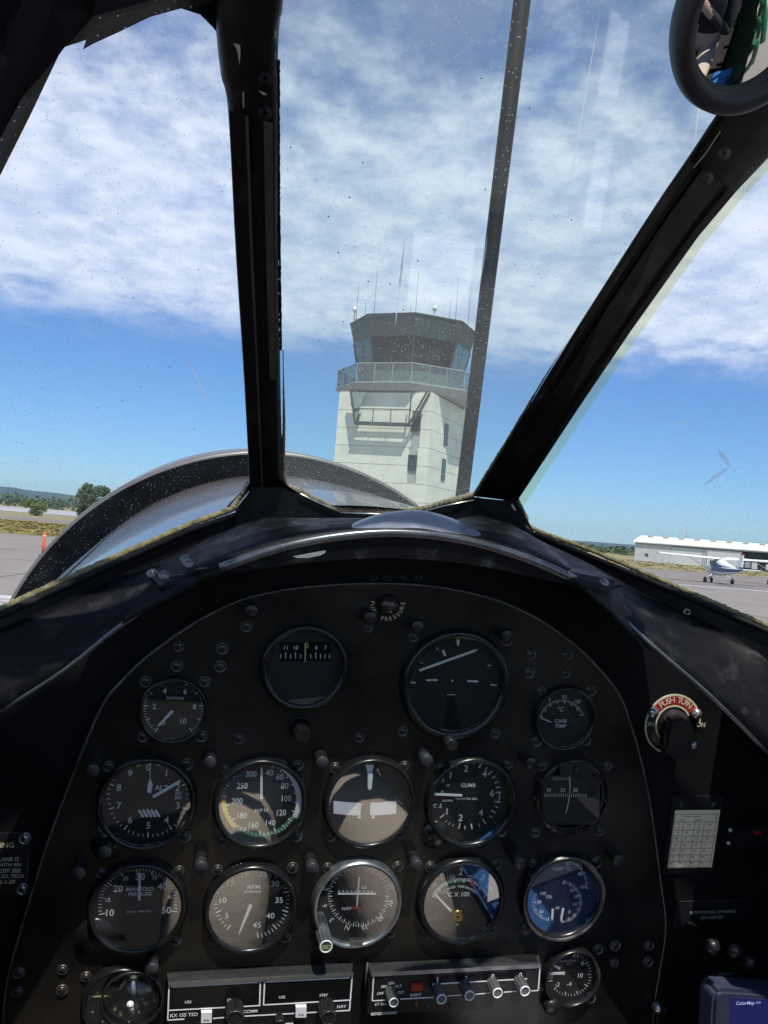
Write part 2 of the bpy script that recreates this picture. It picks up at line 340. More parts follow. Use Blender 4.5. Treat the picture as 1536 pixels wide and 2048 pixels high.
def thing(name, label, cat, M=None, group=None):
    o = bpy.data.objects.new(name, None); o.empty_display_size = 0.05; COL.objects.link(o)
    if M is not None: o.matrix_world = M
    return tag(o, label, cat, group)
def afr(p=(0, 0, 0)): return AIR @ Matrix.Translation(Vector(p))
def copy_tree(o, parent=None):
    c = o.copy(); COL.objects.link(c); c.parent = parent
    for ch in list(o.children): copy_tree(ch, c)
    return c
def smooth_path(pts, k=6):                                        # Catmull-Rom through the points
    pts = [Vector(p) for p in pts]; o = []
    for i in range(len(pts) - 1):
        p0 = pts[max(i - 1, 0)]; p1 = pts[i]; p2 = pts[i + 1]; p3 = pts[min(i + 2, len(pts) - 1)]
        for j in range(k):
            t = j / k; o.append(0.5 * ((2 * p1) + (p2 - p0) * t + (2 * p0 - 5 * p1 + 4 * p2 - p3) * t * t + (3 * p1 - p0 - 3 * p2 + p3) * t ** 3))
    return o + [pts[-1]]

# ================================================================== the airfield
def sheet(name, pts, z, material, kind='structure'):
    return tag(MB().poly([(x, y, z) for x, y in pts]).build(name, material), kind=kind)
sheet('ground', [(-9000, -3000), (9000, -3000), (9000, 9000), (-9000, 9000)], 0.0, 'dry_grass')
sheet('apron', [(-140, -60), (160, -60), (160, 65), (-140, 65)], 0.012, 'concrete_apron')
apr = bpy.data.objects['apron']
for k in range(9): MB().poly([(-100, 8 + k * 7, .015), (150, 8 + k * 7, .015), (150, 8.05 + k * 7, .015), (-100, 8.05 + k * 7, .015)]).build('slab_joint', 'dark_inside', apr)
for k in range(34): MB().poly([(-96 + k * 7, -20, .0155), (-95.95 + k * 7, -20, .0155), (-95.95 + k * 7, 64.8, .0155), (-96 + k * 7, 64.8, .0155)]).build('slab_joint', 'dark_inside', apr)
sheet('taxiway', [(2, 66.2), (160, 66.2), (160, 116), (2, 116)], 0.016, 'asphalt')
sheet('taxiway_edge_line', [(2, 65.2), (160, 65.2), (160, 66.0), (2, 66.0)], 0.020, 'reflective_white')
sheet('grass_verge', [(-140, 65.3), (1.8, 65.3), (1.8, 108), (-140, 108)], 0.016, 'green_grass')
sheet('runway', [(-160, 122), (-10, 122), (-10, 146), (-160, 146)], 0.02, 'asphalt')
sheet('gravel_lot', [(-220, 215), (-12, 215), (-12, 420), (-220, 420)], 0.05, 'gravel_pale')
sheet('grass_field', [(10, 116.5), (240, 116.5), (240, 186), (10, 186)], 0.02, 'dry_grass')

def grass_tufts():
    mb = MB()
    for i in range(9000):
        if i % 5: x = random.uniform(-60, 0); y = random.uniform(65.5, 110)
        else: x = random.uniform(22, 120); y = random.uniform(117, 190)
        h = random.uniform(.05, .2); w = random.uniform(.15, .5); a = random.uniform(0, pi)
        d = Vector((cos(a) * w, sin(a) * w, 0)); p = Vector((x, y, .01)); q = Vector((random.uniform(-.1, .1), random.uniform(-.1, .1), h))
        mb.add([p - d, p + d, p + d * .6 + q, p - d * .5 + q * .8], [(0, 1, 2, 3)], 0)
    tag(mb.build('grass', 'green_grass'), 'short yellow green grass beside the tarmac', 'grass', kind='stuff')
grass_tufts()

def ridge(name, x0, x1, Y, hfun, material):
    mb = MB(); n = 120; A = []; B = []; C = []
    for i in range(n + 1):
        x = x0 + (x1 - x0) * i / n; h = hfun(i / n) * (1 + .10 * noise.noise(Vector((x * .006, 3, 0))) + .05 * noise.noise(Vector((x * .03, 9, 0))))
        A.append((x, Y - 400, -2)); B.append((x, Y, max(h, 1))); C.append((x, Y + 900, -2))
    mb.strip(A, B, 0, True); mb.strip(B, C, 0, True)
    return tag(mb.build(name, material), kind='structure')
ridge('hills', -4200, 400, 3600, lambda t: 78 * (1 - max(0, min(1, (t - .42) / .5))) + 6, 'hill_forest')
ridge('hills', 900, 5200, 4100, lambda t: 26 + 30 * sin(t * 2.2) ** 2, 'hill_forest')

def leaf_cloud(mb, c, r, n, size, mi=0, flat=1.0):
    for i in range(n):
        d = Vector((random.gauss(0, 1), random.gauss(0, 1), random.gauss(0, 1))).normalized(); q = random.random() ** .35
        p = Vector(c) + Vector((d.x * r[0], d.y * r[1], d.z * r[2])) * q
        a = Vector((random.gauss(0, 1), random.gauss(0, 1), random.gauss(0, .6))).normalized(); bb = a.orthogonal().normalized(); bb = Matrix.Rotation(random.uniform(0, 6.3), 3, a) @ bb; e = a.cross(bb)
        s_ = size * random.uniform(.5, 1.3)
        mb.add([p - bb * s_, p - e * s_ * .55, p + bb * s_, p + e * s_ * .55], [(0, 1, 2, 3)], mi)
def tree(name, label, loc, h, w, leaf, group=None, clumps=26, per=130, size=.22, trunk=.3, base=.18):
    t = thing(name, label, 'tree' if 'tree' in name else 'bush', Matrix.Translation(loc), group)
    mb = MB(); mb.tube([(0, 0, -.1), (.04 * w, 0, h * .25), (-.03 * w, .02, h * .55), (0, 0, h * .82)], [trunk, trunk * .8, trunk * .5, trunk * .12], 8)
    for i in range(9):
        a = i * 2.4; z0 = h * (.2 + .05 * i); mb.tube([(0, 0, z0), (cos(a) * w * .22, sin(a) * w * .22, z0 + h * .12), (cos(a) * w * .4, sin(a) * w * .4, z0 + h * .2)], [trunk * .45, trunk * .3, trunk * .08], 6)
    mb.build('trunk', 'bark', t)
    mb = MB()
    for i in range(clumps):
        a = random.uniform(0, 2 * pi); zz = random.uniform(base, .93); rr = w * .5 * sqrt(max(0.05, 1 - ((zz - .5) / .52) ** 2)) * random.uniform(.35, .92)
        s_ = w * random.uniform(.10, .19); leaf_cloud(mb, (cos(a) * rr, sin(a) * rr, h * zz), (s_ * 1.2, s_ * 1.2, s_ * .85), per, size)
    mb.build('crown', leaf, t); return t
g = at(186, 1031, 170); tree('oak_tree', 'large round dark green tree standing alone behind the dry field', (g.x, 170, 0), 7.4, 7.2, 'leaf_dark', clumps=46, per=150, size=.24, trunk=.35, base=.12)
g = at(70, 1028, 172); tree('round_bush', 'light green rounded bush in front of the pale gravel lot', (g.x, 172, 0), 3.4, 4.6, 'leaf_light', clumps=26, per=110, size=.17, trunk=.14, base=.12)
mb = MB()
for i in range(150):
    Y = random.uniform(440, 640); x = random.uniform(-420, -60) * Y / 600; h = random.uniform(3.5, 8.5); w = random.uniform(3, 7)
    leaf_cloud(mb, (x, Y, h * .5), (w, w, h * .55), 46, 1.0)
for i in range(120):
    Y = random.uniform(330, 560); x = Y * random.uniform(.13, .36); h = random.uniform(1.2, 3.6); w = random.uniform(3, 6)
    leaf_cloud(mb, (x, Y, h * .5), (w, w, h * .55), 46, .9)
tag(mb.build('treeline', 'leaf_far'), 'far green line of trees at the foot of the hills', 'treeline', kind='stuff')

# orange marker post
g = at(86, 1110, 40); t = thing('marker_post', 'thin orange marker post standing on the tarmac', 'marker post', Matrix.Translation((g.x, 40, .012)))
MB().lathe([(0.0, 0), (.20, 0), (.20, .04), (.07, .07), (0, .07)], 20).build('base', 'rubber', t)
MB().lathe([(0, .06), (.078, .06), (.075, .5), (.07, 1.06), (.05, 1.10), (0, 1.10)], 20).build('post', 'orange', t)
MB().lathe([(.070, .90), (.0745, .90), (.0740, .95), (.070, .95)], 20, close=True).build('reflective_band', 'reflective_white', t)

# concrete barrier by the apron
g = at(8, 1192, 13); t = thing('concrete_barrier', 'pale grey rounded concrete barrier beside the engine cowling', 'barrier', Matrix.Translation((g.x, 13, .012)))
prof = [(-.3, 0), (.3, 0), (.27, .2), (.15, .45), (.12, g.z - .05), (.06, g.z), (-.06, g.z), (-.12, g.z - .05), (-.15, .45), (-.27, .2)]
MB().solid([(-2.2, y, z) for y, z in prof], [(.22, y, z) for y, z in prof]).build('block', 'concrete_grey', t, bevel=.02)
for k in (-1.6, -.4): MB().lathe([(0, 0), (.03, 0), (.03, .05), (0, .05)], 10, (k, 0, g.z - .01)).build('lifting_eye', 'steel', t)

# ---- the dark pole
a = at(922, 1010, 9.0); b_ = at(1060, -130, 9.0); d = (b_ - a); foot = a - d * (a.z / d.z)
t = thing('steel_pole', 'tall dark steel pole standing in front of the control tower', 'pole', Matrix.Translation(foot))
top = b_ + d * .25 - foot
MB().tube([top * k for k in (0, .15, .3, .6, .8, 1)], [.060, .0655, .071, .084, .094, .105], 20).build('shaft', 'pole_dark', t)
MB().lathe([(0, .0), (.16, .0), (.16, .03), (.08, .045), (.075, .12), (0, .12)], 20).build('base_plate', 'pole_dark', t)
for k in range(4): MB().lathe([(0, .03), (.014, .03), (.014, .07), (0, .07)], 6, (cos(k * pi / 2 + .78) * .13, sin(k * pi / 2 + .78) * .13, 0)).build('bolt', 'steel', t)

# ---- control tower
TY = 50.0; tc_ = at(797, 1063, TY); TH = radians(-22.5)
TM = Matrix.Translation((tc_.x, TY + 1.5, 0)) @ Matrix.Rotation(TH, 4, 'Z') @ Matrix.Diagonal((1, 1, .965, 1))     # local -y is the wall that faces the camera
tw = thing('control_tower', 'cream concrete control tower with a dark glazed cab and roof antennas', 'control tower', TM)
hx, hy, H0 = 2.85, 3.6, 10.6
MB().box((0, 0, H0 / 2), (2 * hx - .16, 2 * hy - .16, H0)).build('core', 'concrete_grey', tw)
zc0 = 0.0; ch = 1.115
win_front = [(1.95, 6.5, .54, .85), (2.0, 8.75, .54, .85)]
for k in range(10):                                               # wall panels, one course after another, with open joints
    z0 = k * ch * .945 + .012; z1 = (k + 1) * ch * .945 - .012
    for nm, axis in (('front', 0), ('back', 1), ('right', 2), ('left', 3)):
        h_ = hx if axis < 2 else hy
        if axis == 0:
            cut = None
            for (wx, wz, ww, wh) in win_front:
                if wz - wh / 2 < z1 and wz + wh / 2 > z0: cut = (wx - ww / 2, wx + ww / 2)
            segs = [(-h_, cut[0]), (cut[1], h_)] if cut else [(-h_, h_)]
        else: segs = [(-h_ + (.0 if axis == 1 else .09), h_ - (.0 if axis == 1 else .09))]
        for s0, s1 in segs:
            if axis == 0: mb = MB().box(((s0 + s1) / 2, -hy + .04, (z0 + z1) / 2), (s1 - s0, .09, z1 - z0))
            elif axis == 1: mb = MB().box(((s0 + s1) / 2, hy - .04, (z0 + z1) / 2), (s1 - s0, .09, z1 - z0))
            else:
                sx = hx - .04 if axis == 2 else -hx + .04; mb = MB().box((sx, (s0 + s1) / 2, (z0 + z1) / 2), (.09, s1 - s0, z1 - z0))
            mb.build('wall_panel', 'concrete_cream', tw)
def window(par, M, w, h, dk='window_dark', fr='frame_steel'):
    o = MB(); f = .05
    for c, s_ in (((0, 0, h / 2), (w, .08, f)), ((0, 0, -h / 2), (w, .08, f)), ((-w / 2, 0, 0), (f, .08, h - f)), ((w / 2, 0, 0), (f, .08, h - f))): o.box(c, s_)
    fo = o.build('window', fr, par); fo.matrix_local = M
    MB().box((0, .03, 0), (w - f, .02, h - f)).build('pane', dk, fo); return fo
for wx, wz, ww, wh in win_front: window(tw, Matrix.Translation((wx, -hy + .035, wz)), ww - .03, wh)
for wz in (6.4, 8.5): window(tw, Matrix.Translation((hx + .01, -.9, wz)) @ Matrix.Rotation(-pi / 2, 4, 'Z'), .6, 1.25)
def octo(r, z, off=pi / 8): return [Vector((r * cos(off + k * pi / 4), r * sin(off + k * pi / 4), z)) for k in range(8)]
MB().solid(octo(4.05, 10.62), octo(4.35, 11.0)).build('gallery_deck', 'concrete_grey', tw)
MB().solid(octo(4.42, 11.0), octo(4.42, 11.10)).build('deck_edge', 'rail_grey', tw)
for k in range(8):                                                # gallery railing
    a = octo(4.33, 11.1)[k]; b_ = octo(4.33, 11.1)[(k + 1) % 8]; u_ = Vector((0, 0, 1.08))
    rp = MB().solid([a + (b_ - a) * .02 + Vector((0, 0, .06)), b_ + (a - b_) * .02 + Vector((0, 0, .06)), b_ + (a - b_) * .02 + u_ * .95, a + (b_ - a) * .02 + u_ * .95],
                    [q * 1.003 for q in ()] or [x + (x * Vector((1, 1, 0)) if False else Vector((x.x, x.y, 0)).normalized() * .02) for x in [a + (b_ - a) * .02 + Vector((0, 0, .06)), b_ + (a - b_) * .02 + Vector((0, 0, .06)), b_ + (a - b_) * .02 + u_ * .95, a + (b_ - a) * .02 + u_ * .95]])
    rp.build('railing_mesh', 'rail_mesh', tw)
    MB().bar(a + u_, b_ + u_, .06).build('handrail', 'rail_grey', tw)
    for q in (0, .33, .66): MB().bar(a + (b_ - a) * q, a + (b_ - a) * q + u_ * .98, .05).build('railing_post', 'rail_grey', tw)
MB().solid(octo(3.02, 11.1), octo(3.10, 12.0)).build('cab_base', 'cab_wall', tw)
c0, c1 = octo(3.10, 12.0), octo(3.52, 13.95)
MB().solid(octo(2.9, 12.0), octo(2.95, 14.0)).build('cab_interior', 'dark_inside', tw)
for k in range(8):
    a, b_, c_, d_ = c0[k], c0[(k + 1) % 8], c1[(k + 1) % 8], c1[k]; inn = -Vector(((a + b_).x, (a + b_).y, 0)).normalized() * .04
    half = .5
    for q0, q1 in ((0.02, .49), (.51, .98)):
        loop = [a + (b_ - a) * q0, a + (b_ - a) * q1, d_ + (c_ - d_) * q1, d_ + (c_ - d_) * q0]
        MB().solid(loop, [x + inn for x in loop]).build('cab_window', 'tower_glass_pale' if k == 7 else 'tower_glass', tw)
    MB().bar(a, d_, .09).build('mullion', 'frame_steel', tw)
    MB().bar(a + (b_ - a) * .5, d_ + (c_ - d_) * .5, .04).build('mullion', 'window_dark', tw)
MB().solid(octo(3.50, 13.9), octo(3.82, 15.15)).build('roof_fascia', 'cab_green', tw)
MB().solid(octo(3.86, 15.15), octo(3.86, 15.23)).build('roof', 'cab_green', tw)
TI = TM.inverted()
def on_roof(px, dist=0.0):
    p = TI @ at(px, 640, TY + 1.5 - 1.0 + dist); return Vector((p.x, p.y, 15.2))
for px, ytop, dd in ((712, 562, 0), (747, 541, 0.6), (820, 610, -.8), (830, 543, 0), (898, 598, .5), (911, 556, 0), (937, 583, 1.0), (729, 600, 1.2)):
    p = on_roof(px, dd); q = TI @ at(px + (640 - ytop) * .06, ytop, TY + .5 + dd)
    an = MB().tube([p, p + Vector((0, 0, .35)), Vector((p.x, p.y, q.z))], [.035, .02, .010], 6); an.build('antenna', 'frame_steel', tw)
for px, h_ in ((708, .55), (868, 1.0)):
    p = on_roof(px); MB().tube([p, p + Vector((0, 0, h_))], .035, 6).build('light_mast', 'rail_grey', tw)
    MB().lathe([(0, 0), (.13, 0), (.15, .12), (.10, .26), (0, .32)], 10, p + Vector((0, 0, h_))).build('beacon', 'reflective_white', tw)
# hanging maintenance platform on the front wall
def fw(px, py, out=.5):
    p = CAM + ray(px, py) * 1.0; r = TI.to_3x3() @ ray(px, py); c = TI @ CAM; return c + r * ((-hy - out - c.y) / r.y)
ty = -hy
pl = [fw(710, 846, .5), fw(817, 850, .5)]
MB().bar(pl[0], pl[1], .24, .20).build('platform_beam', 'frame_steel', tw)
zt = 10.55
for xx, side in ((pl[0].x, -1), (pl[1].x, 1)):
    xo = xx + side * (-.30 if side < 0 else .30) * (1 if side > 0 else 1); zb = pl[0].z if side < 0 else pl[1].z
    xo = xx + side * .95 * (.45 if side < 0 else 1)
    MB().bar((xx, ty - .5, zb), (xo, ty - .5, zt), .09).build('bracket', 'frame_steel', tw)
    MB().bar((xx, ty - .08, zb), (xo, ty - .08, zt), .09).build('bracket', 'frame_steel', tw)
    MB().bar((xx, ty - .5, zb), (xx, ty - .02, zb), .09).build('bracket', 'frame_steel', tw)
    tri = [Vector((xx, ty - .46, zb + .1)), Vector((xo, ty - .46, zt - .1)), Vector((xo + .9 * (1 if side < 0 else -.55), ty - .46, zt - .1))]
    if side < 0: MB().solid(tri, [q + Vector((0, .03, 0)) for q in tri]).build('bracket_plate', 'cab_wall', tw)
    else: MB().bar((xx, ty - .5, zb), (xx + .05, ty - .5, zt), .06).build('bracket', 'frame_steel', tw)
for q in (.25,): MB().box(((pl[0].x + pl[1].x) / 2, ty - q, pl[0].z - .02), (pl[1].x - pl[0].x, .05, .05)).build('floor_bar', 'frame_steel', tw)
rz = pl[0].z + .85; MB().bar((pl[0].x - .1, ty - .5, rz), (pl[1].x + .1, ty - .5, rz), .05).build('platform_rail', 'frame_steel', tw)
for q in (.33, .66): xx = pl[0].x + (pl[1].x - pl[0].x) * q; MB().bar((xx, ty - .5, pl[0].z), (xx, ty - .5, rz), .04).build('rail_post', 'frame_steel', tw)

# ---- hangar
ha = at(1268, 1121, 190); hb = at(1545, 1143, 178)
hd = Vector((hb.x - ha.x, hb.y - ha.y, 0)); hl = hd.length * 1.5; ang = atan2(hd.y, hd.x)
HM = Matrix.Translation((ha.x, ha.y, 0)) @ Matrix.Rotation(ang, 4, 'Z')
hg = thing('hangar', 'long pale hangar with white roof and sliding doors behind the parked airplanes', 'hangar', HM)
HE, HD_, HP = 4.1, 22.0, 5.9
MB().box((hl / 2, HD_ / 2 + .3, HE / 2), (hl - .1, HD_ - .4, HE - .02)).build('core', 'dark_inside', hg)
def pxl(px): r = ray(px, 1110); c = CAM; i = HM.inverted(); r = i.to_3x3() @ r; c = i @ c; return c.x + r.x * (-c.y / r.y)
x_a, x_b, x_c = pxl(1340), pxl(1411), pxl(1484)
MB().box((x_a / 2, .06, HE / 2), (x_a - .04, .24, HE)).build('wall', 'hangar_wall', hg)
MB().box(((x_a + x_b) / 2, .0, HE / 2 - .2), (x_b - x_a - .06, .12, HE - .4)).build('sliding_door', 'hangar_door', hg)
MB().box(((x_b + x_c) / 2, -.16, HE / 2 - .2), (x_c - x_b - .06, .12, HE - .4)).build('sliding_door', 'hangar_door', hg)
for xx in (x_b - .35, x_b + .35): MB().box((xx, -.3, HE / 2 - .2), (.1, .06, HE - .4)).build('door_rail', 'hangar_trim', hg)
MB().box((hl / 2, -.2, HE - .12), (hl, .22, .30)).build('door_track', 'hangar_trim', hg)
for k in range(int(x_a / 1.1)): MB().box((.55 + k * 1.1, -.075, HE / 2), (.05, .03, HE - .3)).build('wall_rib', 'hangar_wall', hg)
MB().box((2.6, -.09, 1.5), (.7, .05, .6)).build('wall_vent', 'window_dark', hg)
rf = [(-.5, HE), (-.5, HE + .22), (HD_ / 2, HP), (HD_ + .5, HE + .22), (HD_ + .5, HE)]
ro = MB().solid([(-.5, y, z) for y, z in rf], [(hl + .5, y, z) for y, z in rf]).build('roof', 'hangar_roof', hg)
for k in range(12): MB().box((2 + k * hl / 12.5, HD_ * .38, HE + .22 + 1.4), (1.2, .6, .22)).build('skylight', 'hangar_trim', ro)
for k in range(3):
    p = at((1376, 1386, 1402)[k], 1085, 200); q = HM.inverted() @ p; h_ = (3.0, 1.2, .9)[k]
    MB().tube([(q.x, HD_ / 2, HP - .2), (q.x, HD_ / 2, HP + h_)], [.09, .05], 6).build('roof_mast', 'hangar_trim', ro)
for k in range(6): MB().box((x_c + 1.2 + k * 1.35, .2, random.uniform(.8, 2.6)), (1.1, .1, random.uniform(.5, 1.6))).build('stored_panel', 'hangar_wall' if k % 2 else 'hangar_trim', hg)

# ---- parked light airplane (high wing), seen from behind
def light_plane(name, label, M, trim='plane_blue'):
    t = thing(name, label, 'airplane', M, 'parked light airplanes')
    secs = [(2.0, .0, 1.15, .12, .12), (1.9, 0, 1.15, .42, .40), (1.0, 0, 1.22, .52, .52), (0.4, 0, 1.42, .56, .72), (-.6, 0, 1.42, .54, .72), (-1.4, 0, 1.32, .44, .56), (-3.2, 0, 1.28, .20, .30), (-4.6, 0, 1.34, .06, .20)]
    mb = MB(); n = 16; b0 = 0
    for (y, x, z, rx, rz) in secs: mb.v += [Vector((x + rx * math.copysign(abs(cos(2 * pi * k / n)) ** .7, cos(2 * pi * k / n)), y, z + rz * math.copysign(abs(sin(2 * pi * k / n)) ** .7, sin(2 * pi * k / n)))) for k in range(n)]
    for i in range(len(secs) - 1):
        for k in range(n):
            mb.f.append((i * n + k, i * n + (k + 1) % n, (i + 1) * n + (k + 1) % n, (i + 1) * n + k)); mb.m.append(1 if (1 <= k % n < 7) is False and i > 2 and k in (15, 0, 7, 8) else 0); mb.s.append(True)
    for i in (0, len(secs) - 1): mb.f.append(tuple(i * n + k for k in range(n))); mb.m.append(0); mb.s.append(False)
    body = mb.build('fuselage', ['plane_white', trim], t)
    for s_ in (-1, 1):
        MB().solid([(s_ * .545, .5, 1.5), (s_ * .545, -.5, 1.5), (s_ * .53, -.5, 1.98), (s_ * .53, .35, 1.98)], [(s_ * .575, .5, 1.5), (s_ * .575, -.5, 1.5), (s_ * .56, -.5, 1.98), (s_ * .56, .35, 1.98)]).build('side_window', 'window_dark', body)
        af = [(.75, .02), (.6, .13), (.1, .17), (-.7, .03), (-.7, 0), (.3, -.03)]
        MB().solid([(s_ * .1, y, 2.12 + z) for y, z in af], [(s_ * 5.5, y * .75 - .05, 2.27 + z * .7) for y, z in af]).build('wing', 'plane_white', t)
        MB().bar((s_ * .5, .2, 1.0), (s_ * 2.6, .15, 2.14), .10, .05).build('wing_strut', 'plane_white', t)
        MB().tube([(s_ * .45, -.1, .95), (s_ * 1.15, -.1, .33)], [.06, .04], 8).build('landing_gear_leg', 'plane_white', t)
        w = MB().lathe([(.06, -.08), (.22, -.09), (.26, -.05), (.26, .05), (.22, .09), (.06, .08)], 18, M=Matrix.Rotation(pi / 2, 3, 'Y'), c=(s_ * 1.2, -.1, .26), close=True).build('wheel', 'tyre', t)
        MB().lathe([(0, -.06), (.1, -.06), (.1, .06), (0, .06)], 12, M=Matrix.Rotation(pi / 2, 3, 'Y'), c=(s_ * 1.2, -.1, .26)).build('hub', 'steel', w)
        hs = [(-4.0, 0), (-4.3, .05), (-5.0, 0), (-4.3, -.03)]
        MB().solid([(s_ * .08, y, 1.42 + z) for y, z in hs], [(s_ * 1.65, y - .1, 1.45 + z * .6) for y, z in hs]).build('tailplane', 'plane_white', t)
    fin = [(-3.6, 1.5), (-4.5, 2.62), (-4.95, 2.62), (-4.9, 1.3), (-4.3, 1.3)]
    f_ = MB().solid([(-.05, y, z) for y, z in fin], [(.05, y, z) for y, z in fin]).build('tail_fin', 'plane_white', t)
    MB().box((0, -4.72, 2.68), (.11, .5, .12)).build('fin_tip', 'plane_red', f_)
    MB().box((0, -4.62, 1.46), (.12, .62, .34)).build('fin_stripe', trim, f_)
    MB().tube([(0, 1.45, .95), (0, 1.55, .3)], .045, 8).build('nose_gear_leg', 'steel', t)
    MB().lathe([(.05, -.07), (.18, -.07), (.22, -.04), (.22, .04), (.18, .07), (.05, .07)], 18, M=Matrix.Rotation(pi / 2, 3, 'Y'), c=(0, 1.56, .22), close=True).build('wheel', 'tyre', t)
    MB().solid([(-.07, 2.05, .3), (.07, 2.09, .3), (.09, 2.09, 1.15), (-.07, 2.05, 1.15)], [(-.05, 2.08, .3), (.08, 2.11, .3), (.11, 2.11, 1.15), (-.05, 2.08, 1.15)]).build('propeller_blade', 'knob_black', t)
    MB().solid([(-.07, 2.05, 2.0), (.07, 2.09, 2.0), (.09, 2.09, 1.15), (-.07, 2.05, 1.15)], [(-.05, 2.08, 2.0), (.08, 2.11, 2.0), (.11, 2.11, 1.15), (-.05, 2.08, 1.15)]).build('propeller_blade', 'knob_black', t)
    MB().box((.05, .1, 1.55), (.5, .5, .3)).build('seat', 'plane_red', t)
    return t
g = at(1436, 1168, 76)
light_plane('light_airplane', 'white high wing light airplane with blue fuselage stripe parked before the hangar', Matrix.Translation((g.x, 76, .02)) @ Matrix.Rotation(radians(0), 4, 'Z'))
g = at(1590, 1175, 76)
light_plane('light_airplane', 'white light airplane mostly cut off by the frame, only one wing showing', Matrix.Translation((g.x + 2.5, 84, .02)) @ Matrix.Rotation(radians(-6), 4, 'Z'), 'plane_red')

# ================================================================== the aircraft we sit in
AXC = Vector((0.009, CA.y - 0.559, 0))                            # axis of the round fuselage, parallel to z
def zn(n): return CA.z - n
RZ = Matrix.Identity(3)
AXK = AXC + Vector((-.012, -.03, 0))                            # the cowl ring sits a little lower than the fuselage axis
def shell(mb, prof, a0, a1, seg, mi=0, c=None):                           # profile of (n, r)
    mb.lathe([(r, zn(n)) for n, r in prof], seg, c or AXC, mi, True, a0=a0, a1=a1)
eng = thing('engine_nose', 'round bare metal engine nose with a dark cowl gap seen through the windscreen', 'engine nose', afr((AXC.x, AXC.y, zn(1.7))))
OFF = Vector((AXC.x, AXC.y, zn(1.7)))
mb = MB(); shell(mb, [(.845, .492), (1.0, .489), (1.3, .483), (1.55, .477), (1.715, .472)], radians(-125), radians(125), 90); mb.build('nose_skin', 'nose_metal', eng, OFF)
mb = MB(); shell(mb, [(1.715, .40), (1.715, .504), (1.74, .530), (1.752, .541)], radians(-150), radians(150), 90, 0, AXK); mb.build('cowl_gap', 'gap_dark', eng, OFF)
mb = MB(); shell(mb, [(1.752, .538), (1.751, .5465), (1.80, .548), (2.1, .543), (2.4, .53), (2.55, .48), (2.58, .40), (2.5, .35)], radians(-180), radians(180), 96, 0, AXK); mb.build('cowl', 'cowl_grey', eng, OFF)
for a in (-62, -38, -12, 22, 50):                                 # cowl flap plates
    mb = MB(); shell(mb, [(1.722, .508), (1.742, .5285)], radians(a), radians(a + 19), 10, 0, AXK); mb.build('cowl_flap', 'gap_dark', eng, OFF)
for a in (-40, 34):
    mb = MB(); shell(mb, [(.85, .4935), (1.71, .4735)], radians(a), radians(a + .7), 2); mb.build('panel_seam', 'gap_dark', eng, OFF)
MB().lathe([(0, -.25), (.09, -.2), (.14, -.05), (.14, .05)], 24, AXC + Vector((0, 0, zn(2.66))) - OFF).build('spinner', 'cowl_grey', eng)

# cockpit tub (setting)
def tub(name, prof, a0, a1, material, kind='structure'):
    mb = MB(); shell(mb, prof, a0, a1, 40); o = mb.build(name, material, frame=AIR); return tag(o, kind=kind)
A_S = radians(44)
A_R = radians(60)
tub('cockpit_wall_left', [(-1.3, .50), (-.4, .50), (.3, .50), (.80, .492)], -pi, -A_S, 'bulkhead_black')
tub('cockpit_wall_right', [(.15, .50), (.3, .50), (.80, .492)], A_R, pi, 'bulkhead_black')
tub('cabin_wall_right', [(-1.3, .50), (-.4, .50), (.149, .50)], A_R, pi, 'green_dark')
tub('cockpit_wall_right', [(.56, .497), (.80, .492)], A_S, A_R, 'bulkhead_black')
tub('fuselage_skin_left', [(-1.3, .506), (-.4, .506), (.3, .506), (.846, .497)], -pi, -A_S, 'nose_metal')
tub('fuselage_skin_right', [(-1.3, .506), (-.4, .506), (.3, .506), (.846, .497)], A_R, pi, 'nose_metal')
tub('fuselage_skin_right', [(.56, .503), (.846, .497)], A_S, A_R, 'nose_metal')
o = MB().box((AXC.x, AXC.y - .22, .55), (.86, .02, 2.4)).build('cockpit_floor', 'bulkhead_black', frame=AIR); tag(o, kind='structure')
mb = MB(); mb.lathe([(.0, 0), (.495, 0)], 40, AXC + Vector((0, 0, zn(-1.2)))); o = mb.build('cockpit_rear_wall', 'tan_canvas', frame=AIR); tag(o, kind='structure')
fr = thing('rear_tube_frame', 'green painted tubular frame of the cabin, seen only in the mirror', 'tube frame', afr((AXC.x, AXC.y, zn(-.55))))
ORF = Vector((AXC.x, AXC.y, zn(-.55)))
for n_ in (.12, -.02, -.16, -.32, -.5, -.75):
    MB().tube([AXC - ORF + Vector((.53 * sin(a), .53 * cos(a) + .03, zn(n_))) for a in [radians(q) for q in range(44, 131, 6)]], .017, 12).build('former', 'green_paint', fr)
for n_ in (-.35, -.9):
    MB().tube([AXC - ORF + Vector((.60 * sin(a), .66 * cos(a) + .12, zn(n_))) for a in [radians(q) for q in range(-110, 111, 8)]], .022, 12).build('hoop', 'green_paint', fr)
for a in (52, 75, -60):
    MB().tube([AXC - ORF + Vector((.55 * sin(radians(a)), .55 * cos(radians(a)) + .05, zn(q))) for q in (.1, -.3, -.95)], .018, 12).build('rail', 'green_paint', fr)
MB().tube([AXC - ORF + Vector((.50, .1, zn(.1))), AXC - ORF + Vector((.46, .45, zn(-.7)))], .013, 10).build('brace', 'green_paint', fr)

